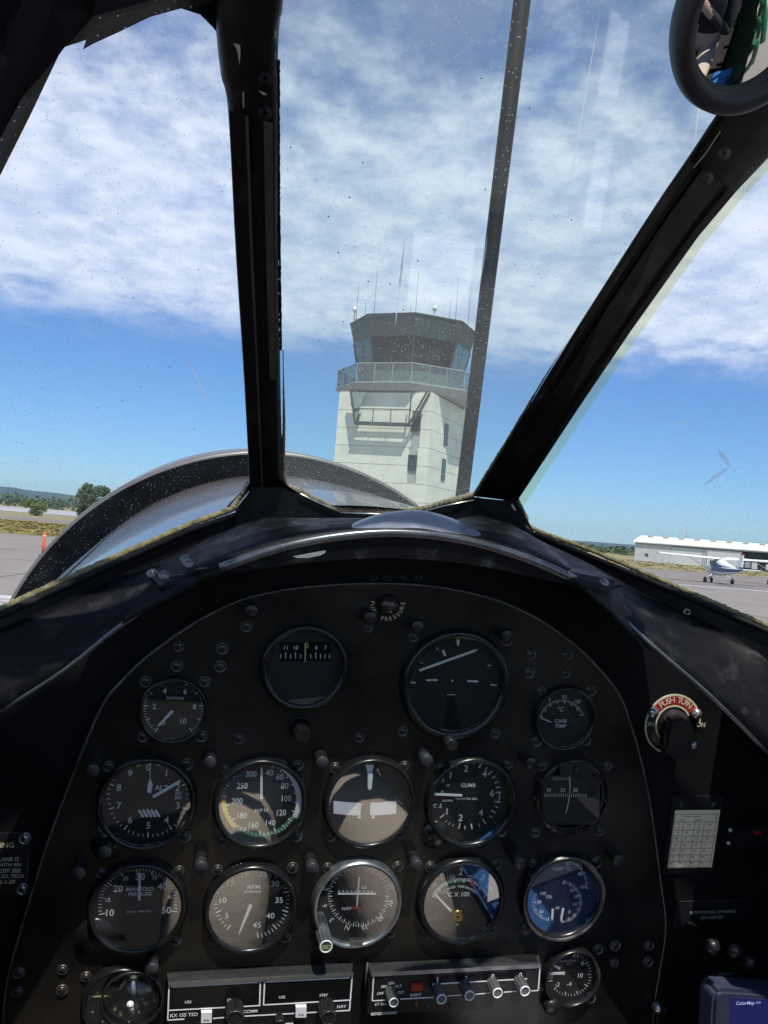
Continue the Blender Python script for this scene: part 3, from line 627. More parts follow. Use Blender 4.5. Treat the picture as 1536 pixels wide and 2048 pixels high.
# ---- bulkhead behind the panel (setting)
top_px = [(-90, 1490), (0, 1424), (130, 1340), (250, 1247), (320, 1203), (385, 1164), (440, 1141), (560, 1100), (680, 1078), (800, 1072), (930, 1087), (1050, 1121), (1150, 1165), (1195, 1195), (1300, 1292), (1420, 1395), (1540, 1512), (1620, 1595)]
A_ = [pz(x, y, -.012) for x, y in top_px]; lo_ = [Vector((-.52, -.60, -.012))] ; 
loop = A_ + [Vector((A_[-1].x, -.62, -.012)), Vector((A_[0].x, -.62, -.012))]
o = MB().solid(loop, [q + Vector((0, 0, -.004)) for q in loop]).build('cockpit_bulkhead', 'bulkhead_black', frame=AIR); tag(o, kind='structure')

# ---- instrument panel
arc_px = [(2, 2090), (10, 1985), (28, 1905), (90, 1700), (140, 1565), (200, 1420), (245, 1362), (300, 1310), (395, 1243), (500, 1195), (640, 1172), (795, 1168), (900, 1178), (1000, 1203), (1080, 1240), (1150, 1290), (1200, 1340), (1242, 1395), (1262, 1450), (1276, 1495), (1300, 1600), (1322, 1760), (1333, 1852), (1322, 1935), (1310, 2010), (1305, 2090)]
PB = Vector((0, -.22, 0))
pan = thing('instrument_panel', 'black metal instrument panel with an arched top edge, studded with screws', 'instrument panel', afr(PB))
arc = smooth_path([pz(x, y, 0) for x, y in arc_px], 4)
MB().solid([q - PB + Vector((0, 0, -.0005)) for q in arc], [q - PB + Vector((0, 0, -.009)) for q in arc]).build('panel_plate', 'panel_black', pan)
MB().tube([q - PB + Vector((0, 0, -.0012)) for q in arc], .0012, 6).build('edge_trim', 'edge_worn', pan)
def screw_geo():
    mb = MB(); mb.lathe([(0.0, .0022), (.0024, .0021), (.0033, .0014), (.0037, .0004)], 16, mi=0)
    mb.lathe([(.0037, .0004), (.0043, .0013), (.0049, .0012), (.0050, -.0006)], 18, mi=1)
    mb.box((0, 0, .0022), (.0040, .0009, .0005), 2); mb.box((0, 0, .00221), (.0009, .0040, .0005), 2); return mb
sg = None
SCREWS = [(493,1252),(357,1292),(444,1297),(354,1332),(440,1333),(291,1363),(409,1363),(286,1473),(403,1472),(478,1477),(217,1532),(374,1528),(449,1537),(201,1666),(369,1673),(445,1681),
 (736,1255),(827,1273),(719,1475),(805,1462),(596,1530),(670,1535),(809,1531),(1013,1281),(1062,1309),(1135,1310),(1058,1346),(1131,1347),(1082,1382),(1182,1381),(990,1466),(1073,1482),(1171,1480),
 (1084,1532),(1215,1531),(593,1672),(661,1673),(801,1667),(435,1739),(585,1735),(655,1735),(795,1733),(425,1879),(571,1875),(781,1866),(879,1534),(1017,1528),(1070,1664),(1199,1662),(1003,1663),
 (860,1733),(993,1728),(850,1867),(983,1859),(1066,1726),(1194,1724),(1051,1857),(202,1745),(358,1741),(351,1881),(37,1945),(34,1983),(125,1939),(124,1980),(172,1953),(1196,1898),(1230,1891),(1298,1891),(1228,1925),(1296,1923),(1181,1996)]
for i, (x, y) in enumerate(SCREWS):
    if sg is None: sg = screw_geo().build('screw', ['screw_dark', 'edge_worn', 'screw_slot'], pan); o = sg
    else: o = sg.copy(); COL.objects.link(o)
    o.location = pz(x, y, 0) - PB; o.rotation_euler = (0, 0, random.uniform(0, 1.6)); k = random.uniform(.85, 1.12); o.scale = (k, k, 1)
for i, (x, y) in enumerate([(747, 1155), (775, 1155), (806, 1155), (836, 1155)]):
    o = sg.copy(); COL.objects.link(o); o.location = pz(x, y, -.011) - PB; o.scale = (.7, .7, 1)
POSTS = [(503,1222,0),(741,1236,0),(836,1254,0),(1016,1272,0),(185,1542,1),(419,1526,1),(645,1526,1),(854,1522,2),(903,1490,0),(1063,1527,0),(209,1706,1),(156,1748,1),(402,1736,2),(625,1739,2),(835,1733,2),(1041,1728,2),(1238,1722,1),(303,1941,2)]
for x, y, k in POSTS:
    ln = .019; base = MB(); p = pz(x, y, ln)
    base.lathe([(.0058, 0), (.0060, .009 if k == 2 else .0175)], 18)
    o = base.build('post_light', 'knob_black', pan); o.location = Vector((p.x, p.y, 0)) - PB
    MB().lathe([(.0055, .0085 if k == 2 else .017), (.0057, ln - .001), (.0050, ln), (0, ln)], 18).build('cap', ['knob_black', 'post_grey', 'post_grey'][k], o)

# ---- gauges
CROPS = {1: (0, 1200, 3.0), 2: (450, 1150, 3.84), 3: (780, 1150, 3.268), 5: (0, 1480, 3.657), 6: (400, 1480, 3.413), 7: (820, 1480, 3.413), 8: (0, 1780, 2.954), 9: (700, 1840, 2.898), 10: (300, 1840, 3.491), 11: (1020, 1680, 7.68), 12: (1000, 1480, 5.908), 13: (160, 1900, 8.533), 14: (1150, 1750, 3.979), 15: (1150, 1300, 3.979), 16: (1330, 1600, 10.97)}
DM = ['dial_white', 'dial_yellow', 'dial_green', 'dial_red', 'lume']
class Gauge:
    DZ, GZ, TZ = .0015, .0062, .0078
    def __init__(s, name, label, cx, cy, r, crop=None, bezel='bezel_black', ring=.115, dial='dial_black', seg=64):
        s.crop = CROPS.get(crop, (0, 0, 1)); s.c = pz(cx, cy, 0); s.k = (pz(cx + 1, cy, 0) - s.c).length
        s.r = r * s.k; s.t = thing(name, label, 'gauge', afr(s.c), 'instruments on the panel'); s.mk = MB(); R = s.r
        MB().lathe([(R * 1.03, -.0004), (R * 1.03, .0022), (R, .0042), (R * .985, s.TZ), (R * (1 - ring * .55), s.TZ + .0006), (R * (1 - ring), s.GZ), (R * (1 - ring), .0008)], seg).build('bezel', bezel, s.t)
        MB().lathe([(0, s.DZ), (R * (1 - ring * .6), s.DZ)], seg).build('dial', dial, s.t)
        s.gr = R * (1 - ring)
    def P(s, x, y, z=None):
        o = s.crop; p = pz(o[0] + x / o[2], o[1] + y / o[2], s.DZ if z is None else z) - s.c; return p
    def up(s, p, dz): return Vector((p.x, p.y, p.z + dz))
    def T(s, t, x, y, size, mi=0, rot=0, sx=1.0): s.mk.text(t, s.up(s.P(x, y), .0003), size / s.crop[2] * s.k, mi, rot, sx); return s
    def poly(s, pts, mi=0, dz=.0003): s.mk.poly([s.up(s.P(x, y), dz) for x, y in pts], mi); return s
    def line(s, x0, y0, x1, y1, w, mi=0, dz=.0003):
        d = Vector((x1 - x0, y1 - y0)).normalized(); q = Vector((-d.y, d.x)) * w / 2
        return s.poly([(x0 + q.x, y0 + q.y), (x1 + q.x, y1 + q.y), (x1 - q.x, y1 - q.y), (x0 - q.x, y0 - q.y)], mi, dz)
    def tick(s, cx, cy, r0, r1, a, w, mi=0, dz=.0003):             # a: degrees clockwise from the top
        a = radians(a); return s.line(cx + r0 * sin(a), cy - r0 * cos(a), cx + r1 * sin(a), cy - r1 * cos(a), w, mi, dz)
    def ticks(s, cx, cy, r, l0, l1, a0, a1, n, every, w0=4, w1=6, mi=0):
        for i in range(n + 1):
            M_ = i % every == 0; s.tick(cx, cy, r - (l1 if M_ else l0), r, a0 + (a1 - a0) * i / n, w1 if M_ else w0, mi)
        return s
    def arc(s, cx, cy, r0, r1, a0, a1, mi, dz=.0002):
        n = max(4, int(abs(a1 - a0) / 4)); A = []; B = []
        for i in range(n + 1):
            a = radians(a0 + (a1 - a0) * i / n); A.append(s.up(s.P(cx + r0 * sin(a), cy - r0 * cos(a)), dz)); B.append(s.up(s.P(cx + r1 * sin(a), cy - r1 * cos(a)), dz))
        s.mk.strip(A, B, mi); return s
    def needle(s, pts, material='dial_white', z=.0034, name='needle'):
        p = [s.up(s.P(x, y), z - s.DZ) for x, y in pts]; MB().solid(p, [q - Vector((0, 0, .0006)) for q in p]).build(name, material, s.t); return s
    def ndl(s, x0, y0, x1, y1, w0, w1, tip=0.0, material='dial_white', z=.0034):
        d = Vector((x1 - x0, y1 - y0)).normalized(); q = Vector((-d.y, d.x)); a = Vector((x0, y0)); b = Vector((x1, y1)); e = b - d * tip
        pts = [a + q * w0 / 2, e + q * w1 / 2] + ([b] if tip else []) + [e - q * w1 / 2, a - q * w0 / 2]
        return s.needle([(v.x, v.y) for v in pts], material, z)
    def done(s, glass='gauge_glass'):
        s.mk.build('markings', DM, s.t)
        if glass: MB().lathe([(0, s.GZ), (s.gr, s.GZ), (s.gr, s.GZ - .0012), (0, s.GZ - .0012)], 48, sm=False).build('glass', glass, s.t)
        return s

g = Gauge('suction_gauge', 'small black suction gauge at the upper left of the panel', 347, 1417, 69, 1)
for t_, x, y in (('4', 988, 546), ('6', 1112, 549), ('2', 926, 638), ('8', 1167, 640), ('10', 1100, 727), ('0', 980, 733)): g.T(t_, x, y, 34)
g.T('SUCTION', 1051, 589, 17).ticks(1042, 648, 182, 16, 28, -142, 142, 50, 5, 4, 7).ndl(1036, 662, 946, 756, 18, 12, 14).done()

g = Gauge('directional_gyro', 'round black heading gyro with a number window below the glareshield', 608, 1332, 86, 2, ring=.14)
g.mk.poly([g.up(g.P(x, y), .0002) for x, y in ((420, 515), (812, 515), (812, 662), (420, 662))], 0); g.mk.m[-1] = 5
for t_, x in (('11', 468), ('10', 545), ('8', 701), ('7', 772)): g.T(t_, x, 558, 30)
for x in (428, 466, 503, 542, 580, 619, 658, 697, 733, 769, 803): g.line(x, 592 if (x - 466) % 76 < 8 else 605, x - 1, 640, 6)
g.needle([(610, 520), (622, 520), (616, 664), (609, 664)], 'lume')
for a in range(0, 360, 30): g.mk.poly([g.up(g.P(626 + r_ * cos(radians(a + d_)), 540 + 1.3 * r_ * sin(radians(a + d_))), .0006) for r_, d_ in ((17, 0), (17, 30), (11, 30), (11, 0))], 4)
DM5 = DM + ['display_black']
g.mk.build('markings', DM5, g.t); MB().lathe([(0, g.GZ), (g.gr, g.GZ), (g.gr, g.GZ - .0012), (0, g.GZ - .0012)], 48, sm=False).build('glass', 'gauge_glass', g.t)
# its caging knob
def knob(name, px, py, zt, r, zb, mats, parent=None, flutes=16, label=None, cat=None, group=None, capr=.72, k=None):
    p = pz(px, py, zt); r = r * (pz(px + 1, py, zt) - p).length if r > .5 else r
    mb = MB(); n = flutes * 2
    for zz, sc_ in ((zb, 1.0), (zt - .002, .95), (zt, .82)):
        mb.v += [Vector((r * sc_ * (1 if q % 2 else .90) * cos(2 * pi * q / n), r * sc_ * (1 if q % 2 else .90) * sin(2 * pi * q / n), zz)) for q in range(n)]
    for i in range(2):
        for q in range(n): mb.f.append((i * n + q, i * n + (q + 1) % n, (i + 1) * n + (q + 1) % n, (i + 1) * n + q)); mb.m.append(0); mb.s.append(False)
    mb.f.append(tuple(2 * n + q for q in range(n))); mb.m.append(0); mb.s.append(False)
    if len(mats) > 1: mb.lathe([(r * .86, zt - .0003), (r * .86, zt + .0007), (r * capr, zt + .0007), (r * capr, zt + .0001)], 24, mi=1)
    o = mb.build(name, mats, parent); return o, Vector((p.x, p.y, 0))
o, p = knob('caging_knob', 606, 1473, .026, 18, 0, ['bezel_black'], flutes=7); o.matrix_world = afr(p); tag(o, 'glossy black fluted knob under the heading gyro', 'knob')
bz = MB().lathe([(.0098, -.0005), (.0098, .004), (.0085, .006)], 24).build('collar', 'knob_black', o)

g = Gauge('attitude_indicator', 'large black artificial horizon at the upper right of the panel', 909, 1367, 106, 3, ring=.15)
g.ndl(190, 620, 552, 491, 15, 15, material='dial_white')
g.poly([(432, 422), (457, 420), (449, 462), (440, 462)]).line(345, 490, 362, 528, 14).line(304, 474, 314, 489, 6).line(196, 568, 214, 578, 6).line(558, 498, 572, 484, 6).line(638, 596, 657, 586, 6)
g.line(122, 700, 167, 704, 9).line(654, 717, 698, 720, 9).line(238, 687, 310, 686, 12).line(505, 692, 576, 695, 12).line(404, 698, 410, 684, 9).line(372, 781, 426, 783, 5)
g.needle([(355, 1000), (372, 810), (400, 790), (430, 812), (460, 1000)], 'bezel_black', .0026, 'pedestal'); g.done()
o, p = knob('caging_knob', 905, 1492, .020, 12, 0, ['knob_black']); o.parent = g.t; o.location = p - g.c; o['label'] = 'black caging knob'

g = Gauge('carburettor_temperature_gauge', 'small dark carburettor temperature gauge reading in degrees Celsius', 1126, 1433, 60, 3, ring=.09)
for t_, x, y, s_ in (('0', 1043, 813, 22), ('50', 1140, 797, 22), ('100', 1226, 826, 22), ('°C', 1115, 876, 32), ('CARB', 1116, 953, 22), ('TEMP', 1113, 986, 22)): g.T(t_, x, y, s_)
g.ticks(1122, 968, 155, 15, 27, -72, 68, 28, 4, 4, 6).ndl(1048, 958, 978, 930, 7, 5, 6).done()

g = Gauge('altimeter', 'black altimeter with white hatching and three white hands at the panel left', 294, 1603, 99, 5)
for t_, a in (('0', 0), ('1', 36), ('2', 72), ('3', 108), ('4', 144), ('5', 180), ('6', 216), ('7', 252), ('8', 288), ('9', 324)):
    a = radians(a); g.T(t_, 1085 + 226 * sin(a), 412 - 212 * cos(a), 52)
g.ticks(1083, 412, 300, 22, 40, 0, 360, 50, 5, 6, 9)
g.T('ALT', 1182, 348, 38).T('100', 1014, 187, 18, rot=.3).T('FEET', 1165, 180, 18, rot=-.3).T('301', 1303, 388, 26).T('302', 1303, 420, 26)
for k in range(5): x = 1008 + k * 30; g.poly([(x, 560 - k * 13), (x + 12, 550 - k * 13), (x + 70, 562 - k * 4), (x + 44, 566)] if False else [(x, 512 + abs(2 - k) * 3), (x + 13, 500 + abs(2 - k) * 2), (x + 48, 556), (x + 34, 568)])
g.poly([(1078, 142), (1124, 142), (1101, 182)], 0, .0012).needle([(1096, 170), (1103, 170), (1101, 280), (1118, 318), (1106, 380), (1078, 380), (1082, 316), (1096, 280)]).ndl(1120, 408, 1322, 290, 22, 20, 12, z=.0042).done()
g2 = pz(214, 1690, 0); MB().lathe([(0, .003), (.012, .003), (.0135, 0)], 20).build('adjuster_boss', 'bezel_black', g.t).location = g2 - g.c

g = Gauge('airspeed_indicator', 'black airspeed dial with white green and yellow arcs, second in the middle row', 521, 1603, 93, 6)
for t_, x, y in (('40', 474, 222), ('60', 546, 250), ('80', 578, 312), ('100', 590, 398), ('120', 556, 495), ('140', 482, 564), ('160', 366, 578), ('180', 287, 515), ('200', 253, 416), ('250', 288, 312), ('300', 350, 231)): g.T(t_, x, y, 44 if len(t_) < 3 else 42, sx=.86)
g.T('M', 386, 482, 28).T('P', 418, 481, 28).T('H', 450, 478, 28)
g.arc(414, 404, 244, 278, 36, 118, 0).arc(414, 404, 232, 258, 120, 220, 2).arc(414, 404, 240, 270, 222, 268, 1).tick(414, 404, 236, 280, 271, 12, 3)
g.ticks(414, 404, 262, 20, 34, 20, 150, 26, 3, 5, 7).ticks(414, 404, 250, 22, 34, 155, 260, 16, 4, 5, 7).ticks(414, 404, 270, 26, 36, 275, 345, 12, 3, 5, 7)
g.ndl(418, 396, 420, 172, 18, 14, 30).done()

g = Gauge('turn_indicator', 'turn and slip indicator with a pale curved tube, centre of the panel', 738, 1601, 90, 6, ring=.10)
g.needle([(1128, 164), (1184, 164), (1178, 192), (1170, 215), (1140, 215), (1134, 192)], 'dial_white').needle([(1142, 218), (1178, 218), (1168, 325), (1155, 336), (1142, 325)], 'dial_white', .0038)
A_ = []; B_ = []
for i in range(13):
    u = -1 + i / 6; x = 1124 + u * 214; A_.append(g.up(g.P(x, 425 - 14 * u * u), .0012)); B_.append(g.up(g.P(x, 512 - 14 * u * u), .0012))
MB().strip(A_[:6], B_[:6]).strip(A_[7:], B_[7:]).build('slip_tube', 'paper_white', g.t)
for x in (1088, 1183): g.line(x + 3, 430, x - 3, 526, 12, dz=.0018).line(x - 10, 432, x + 16, 432, 8, dz=.0019).line(x - 18, 524, x + 8, 524, 8, dz=.0019)
g.done()

g = Gauge('climb_indicator', 'black climb rate dial marked in feet per minute, fourth in the middle row', 940, 1600, 88, 7)
for t_, x, y, s_ in (('2', 382, 195, 44), ('4', 508, 230, 44), ('6', 560, 363, 44), ('4', 483, 495, 44), ('2', 345, 530, 44), ('1', 277, 238, 44), ('1', 252, 487, 44), ('.5', 222, 275, 26), ('.5', 205, 448, 26), ('0', 217, 360, 32), ('CLIMB', 398, 308, 25), ('1000 FT PER MIN', 385, 401, 15), ('UP', 258, 308, 15), ('DOWN', 256, 413, 15)): g.T(t_, x, y, s_)
for a, w, l in ((-63, 6, 25), (-38, 9, 34), (0, 8, 32), (14, 6, 24), (26, 8, 36), (38, 6, 26), (48, 8, 36), (58, 7, 28), (68, 7, 28), (77, 7, 28), (86, 8, 38), (103, 8, 38), (112, 6, 24), (122, 8, 34), (132, 6, 24), (146, 8, 34), (157, 6, 24), (170, 8, 36), (182, 6, 26), (192, 8, 40), (203, 4, 18), (210, 4, 18), (217, 4, 18), (228, 7, 38), (248, 4, 18), (252, 5, 26)):
    g.tick(382, 372, 238 - l, 238, a, w)
g.arc(382, 372, 226, 232, 86, 103, 0).ndl(352, 373, 152, 364, 14, 16, 0).done()
MB().lathe([(0, .0035), (.0125, .0035), (.014, 0)], 20).build('adjuster_boss', 'bezel_black', g.t).location = pz(871, 1668, 0) - g.c

# magnetic compass with a square window
cp = pz(1142, 1592, 0); k_ = .00044
t = thing('magnetic_compass', 'black magnetic compass with a square window in a round flange', 'gauge', afr(cp), 'instruments on the panel')
MB().lathe([(.030, .003), (.0355, .0036), (.0365, .002), (.0365, -.0004)], 48).build('flange', 'bezel_black', t)
def cpx(x, y, z): return pz(1000 + x / 5.908, 1480 + y / 5.908, z) - cp
def rr_loop(x0, y0, x1, y1, r, z, n=6):
    o = []
    for cx_, cy_, a0 in ((x1 - r, y0 + r, -90), (x1 - r, y1 - r, 0), (x0 + r, y1 - r, 90), (x0 + r, y0 + r, 180)):
        for i in range(n + 1): a = radians(a0 + 90 * i / n); o.append(cpx(cx_ + r * cos(a), cy_ + r * sin(a), z))
    return o
MB().solid(rr_loop(480, 410, 1190, 1010, 120, .0005), rr_loop(490, 420, 1180, 1000, 110, .0085)).build('housing', 'bezel_black', t)
MB().poly(rr_loop(515, 440, 1155, 975, 95, .0088)).build('card_window', 'dial_black', t)
mb = MB()
for t_, x in (('N', 578), ('33', 740), ('30', 890)): mb.text(t_, cpx(x, 592, .0091), 50 / 5.908 * k_)
for i in range(21): x = 530 + i * 24; mb.poly([cpx(x, 636, .0091), cpx(x + (9 if i % 4 == 0 else 6), 636, .0091), cpx(x + (9 if i % 4 == 0 else 6), 672, .0091), cpx(x, 672, .0091)])
mb.build('markings', 'frame_strip', t); bpy.data.objects[t.children[-1].name].data.materials[0] = MATS['engraved_cream']
MB().tube([cpx(x, y, .0096) for x, y in ((822, 435), (826, 560), (820, 660), (800, 780), (775, 870))], .0005, 5).build('lubber_line', 'engraved_cream', t)
MB().solid(rr_loop(700, 255, 1105, 438, 60, .0005), rr_loop(705, 262, 1100, 434, 60, .011)).build('lamp_housing', 'knob_black', t)
MB().lathe([(.0038, .0108), (.0042, .0125), (.0030, .013), (0, .013)], 20, Vector((cpx(922, 365, .012).x, cpx(922, 365, .012).y, 0))).build('lamp_cap', 'knob_black', t)
for x, y in ((610, 1075), (680, 1078), (910, 1078), (960, 1072), (1245, 720), (415, 690), (480, 470), (1205, 480)): MB().lathe([(0, .0048), (.0012, .0046), (.0014, .0030)], 8, Vector((cpx(x, y, .004).x, cpx(x, y, .004).y, 0))).build('screw', 'screw_dark', t)
MB().poly(rr_loop(505, 432, 1165, 985, 100, .0102)).build('glass', 'compass_glass', t)

g = Gauge('manifold_pressure_gauge', 'black manifold pressure dial at the lower left of the panel', 276, 1811, 98, 5)
for t_, x, y, s_ in (('10', 805, 1262, 52), ('15', 790, 1168, 30), ('20', 863, 1085, 52), ('25', 920, 1012, 30), ('30', 1027, 998, 52), ('35', 1132, 1003, 30), ('40', 1188, 1070, 52), ('45', 1245, 1148, 30), ('50', 1218, 1243, 52), ('MANIFOLD', 1025, 1090, 29), ('PRESSURE', 1025, 1126, 29), ('INCHES   MERCURY', 1018, 1253, 15)): g.T(t_, x, y, s_)
g.ticks(1010, 1215, 292, 26, 44, -102, 98, 40, 5, 5, 8).tick(1010, 1215, 250, 292, 35, 10, 3).ndl(1020, 1166, 1022, 948, 20, 16, 34).done()
MB().lathe([(0, .0035), (.016, .0035), (.0175, 0)], 24).build('adjuster_boss', 'bezel_black', g.t).location = pz(190, 1873, 0) - g.c

g = Gauge('tachometer', 'engine speed dial marked in hundreds, second in the lower row', 501, 1812, 92, 6, ring=.11)
for t_, x, y in (('5', 183, 1198), ('10', 157, 1092), ('15', 210, 975), ('20', 305, 913), ('25', 433, 913), ('30', 513, 980), ('35', 540, 1092), ('40', 480, 1198), ('45', 388, 1262)): g.T(t_, x, y, 42)
g.T('RPM', 367, 1000, 34).T('HUNDREDS', 358, 1035, 16).ticks(352, 1092, 262, 24, 40, -140, 170, 50, 5, 5, 8).tick(352, 1092, 225, 262, 10, 9, 3).ndl(346, 1118, 262, 1325, 22, 12, 40).done()

g = Gauge('course_indicator', 'navigation course indicator with a silver rim and crossed white needles', 713, 1803, 88, 6, bezel='bezel_silver', ring=.10)
for t_, x, y in (('15', 1035, 853), ('S', 1155, 845), ('21', 1255, 897), ('24', 1305, 995), ('W', 1302, 1110), ('30', 1232, 1215), ('33', 1125, 1275), ('N', 1005, 1280), ('3', 898, 1228), ('6', 850, 1130), ('E', 858, 1015), ('12', 925, 908)):
    g.T(t_, x, y, 34, rot=-atan2(x - 1082, -(y - 1065)))
g.ticks(1082, 1065, 210, 16, 28, 0, 360, 72, 2, 4, 6).ndl(1085, 930, 1068, 1130, 7, 7).ndl(940, 1045, 1200, 1045, 9, 9, z=.003).T('NAV', 1000, 1150, 22).T('ILS', 1120, 1005, 20)
for k in range(9): g.tick(950 + k * 28, 1036, 0, 9, 0, 9)
g.poly([(1056, 1235), (1082, 1235), (1069, 1256)], 2).poly([(1030, 1140), (1085, 1137), (1085, 1152), (1030, 1154)], 3).done()
for x, y in ((710, 1877),): MB().box(Vector((0, 0, .0075)), (.012, .0045, .0012)).build('index_tab', 'steel', g.t).location = pz(x, y, 0) - g.c
o, p = knob('selector_knob', 652, 1893, .027, 15, 0, ['knob_grey', 'dial_white'], flutes=12, capr=.70); o.parent = g.t; o.location = p - g.c; o['label'] = 'ribbed grey selector knob'
mb = MB().text('OBS', (0, 0, .0279), .0036, 0, rot=pi); mb.build('lettering', 'lume', o)

g = Gauge('cylinder_temperature_gauge', 'cylinder temperature dial with a brass pivot showing in its black lower half', 920, 1797, 85, 7, ring=.13)
for t_, x, y, s_, ro in (('0', 116, 1008, 44, .9), ('50', 166, 990, 24, .5), ('1', 214, 932, 50, .3), ('150', 280, 935, 27, .1), ('2', 346, 898, 46, 0), ('250', 421, 935, 27, -.1), ('3', 497, 936, 46, -.3), ('350', 542, 1003, 25, -.4), ('°C X 100', 325, 1052, 32, 0)): g.T(t_, x, y, s_, rot=ro)
g.ticks(342, 1150, 212, 20, 32, -66, 63, 42, 6, 5, 7).arc(342, 1150, 182, 190, -60, 12, 2).tick(342, 1150, 176, 214, 25, 18, 3).tick(342, 1150, 182, 214, -62, 12, 3)
for i, c_ in enumerate('CYLINDER TEMPERATURE'):
    if c_ != ' ': a = radians(-42 + i * 4.5); g.T(c_, 335 + 170 * sin(a), 1168 - 170 * cos(a), 15, rot=-a)
g.ndl(278, 1162, 164, 1043, 16, 12, 16)
pc = g.P(325, 1200); MB().lathe([(.0012, .0032), (.0030, .0036), (.0056, .0030), (.0060, .0016)], 24, Vector((pc.x, pc.y, 0))).build('pivot', 'brass', g.t)
MB().solid([Vector((pc.x + x, pc.y + y, .0026)) for x, y in ((-.012, .002), (.012, .002), (.010, -.008), (-.010, -.008))], [Vector((pc.x + x, pc.y + y, .0016)) for x, y in ((-.012, .002), (.012, .002), (.010, -.008), (-.010, -.008))]).build('movement_cover', 'bezel_black', g.t)
MB().lathe([(0, .0044), (.0030, .0042), (.0034, .0028)], 16, Vector((g.P(318, 1268).x, g.P(318, 1268).y, 0))).build('zero_screw', 'screw_dark', g.t); g.done()

g = Gauge('engine_gauge_cluster', 'three in one engine gauge for oil and fuel, right end of the lower row', 1122, 1789, 81, 11, ring=.13)
for t_, x, y, s_ in (('40', 640, 352, 50), ('60', 893, 354, 50), ('80', 1076, 515, 50), ('100', 1118, 718, 44), ('0', 309, 733, 46), ('150', 505, 818, 46), ('OIL', 600, 868, 48), ('100', 433, 948, 50), ('50', 478, 1098, 50), ('20', 945, 770, 48), ('15', 1012, 868, 48), ('10', 1000, 985, 50), ('5', 910, 1102, 48), ('85', 728, 1040, 44), ('TEMP °C', 785, 440, 56)): g.T(t_, x, y, s_)
g.arc(770, 700, 398, 406, -5, 97, 0).ticks(770, 700, 440, 40, 44, 40, 96, 5, 2, 7, 8).arc(770, 700, 410, 418, 0, 60, 2).tick(770, 700, 400, 470, 85, 13, 3)
g.ticks(775, 945, 330, 42, 60, 10, 175, 32, 4, 8, 15).ticks(620, 960, 285, 40, 55, 188, 300, 16, 4, 8, 14).tick(620, 960, 240, 310, 265, 20, 3).tick(620, 960, 240, 300, 236, 20, 3)
g.needle([(630, 1045), (663, 1045), (655, 1180), (636, 1222), (620, 1180)]).needle([(790, 1035), (824, 1035), (794, 1180), (770, 1250), (762, 1180)]); g.done()
MB().lathe([(g.r * .985, .0079), (g.r * 1.0, .0093), (g.r * .965, .0099), (g.r * .93, .0084)], 64).build('rim_ring', 'edge_worn', g.t)

g = Gauge('accelerometer', 'small accelerometer dial at the right of the transponder', 1140, 1950, 55, 9, ring=.10)
for t_, x, y in (('4', 1235, 207), ('6', 1300, 203), ('8', 1347, 250), ('10', 1335, 320), ('-4', 1270, 370), ('-2', 1202, 372), ('0', 1168, 325), ('2', 1185, 245)): g.T(t_, x, y, 24)
g.T('ACCELERATION', 1262, 236, 9).T('UNITS', 1270, 252, 9)
g.ticks(1272, 312, 128, 12, 22, -110, 225, 40, 4, 3, 5).ndl(1241, 303, 1152, 304, 15, 12).ndl(1212, 274, 1168, 254, 16, 8).done()
MB().lathe([(0, .006), (.006, .006), (.0075, .004), (.008, 0)], 20).build('reset_knob', 'knob_black', g.t).location = pz(1101, 2010, .004) - g.c

g = Gauge('clock', 'black clock with pale green hands half hidden behind a clear dome', 243, 1999, 78, 13, ring=.12)
g.T('12', 618, 480, 100, 4).T('7', 915, 685, 40, 4).T('9', 300, 740, 70, 4).needle([(650, 655), (780, 470), (798, 400), (782, 540), (700, 655)], 'lume').ndl(535, 770, 160, 775, 26, 22, 0, 'lume')
g.T('6', 600, 1000, 90, 4).T('5', 690, 1090, 90, 4)
for a in range(0, 360, 30): g.tick(610, 830, 440, 470, a, 22)
g.done()
dp = pz(264, 2004, .012); t = thing('trim_dome', 'clear plastic dome with a white pin in front of the clock', 'dome knob', afr((dp.x, dp.y, .0085)))
MB().lathe([(.0238, 0), (.0240, .002), (.0225, .007), (.018, .012), (.010, .0152), (0, .0162)], 40).build('dome', 'clear_plastic', t)
MB().lathe([(.0238, 0), (.026, .0), (.026, .003), (.0240, .003)], 40, close=True).build('rim', 'knob_black', t)
MB().tube([(.001, -.010, .004), (-.001, .004, .013)], [.0022, .0018], 10).build('pin', 'button_white', t)
MB().lathe([(0, .003), (.0028, .002), (.003, -.0005)], 12, (-.001, .0045, .013)).build('pin_head', 'button_white', t)

# ---- fuel pressure warning lamp
p = pz(775, 1207, 0); t = thing('warning_lamp', 'round dark fuel pressure warning lamp under the glareshield', 'warning lamp', afr(p))
MB().lathe([(.0092, 0), (.0092, .007), (.0080, .009)], 28).build('collar', 'knob_black', t)
MB().lathe([(.0080, .008), (.006, .0105), (0, .012)], 24).build('lens', 'lens_dark', t)
mb = MB()
for i, c_ in enumerate('FUEL PRESSURE'):
    if c_ != ' ': a = radians(272 - i * 15.5); mb.text(c_, (.0135 * sin(a), .0135 * cos(a), .0006), .0036, 0, rot=pi - a)
mb.build('lettering', 'engraved_cream', t)

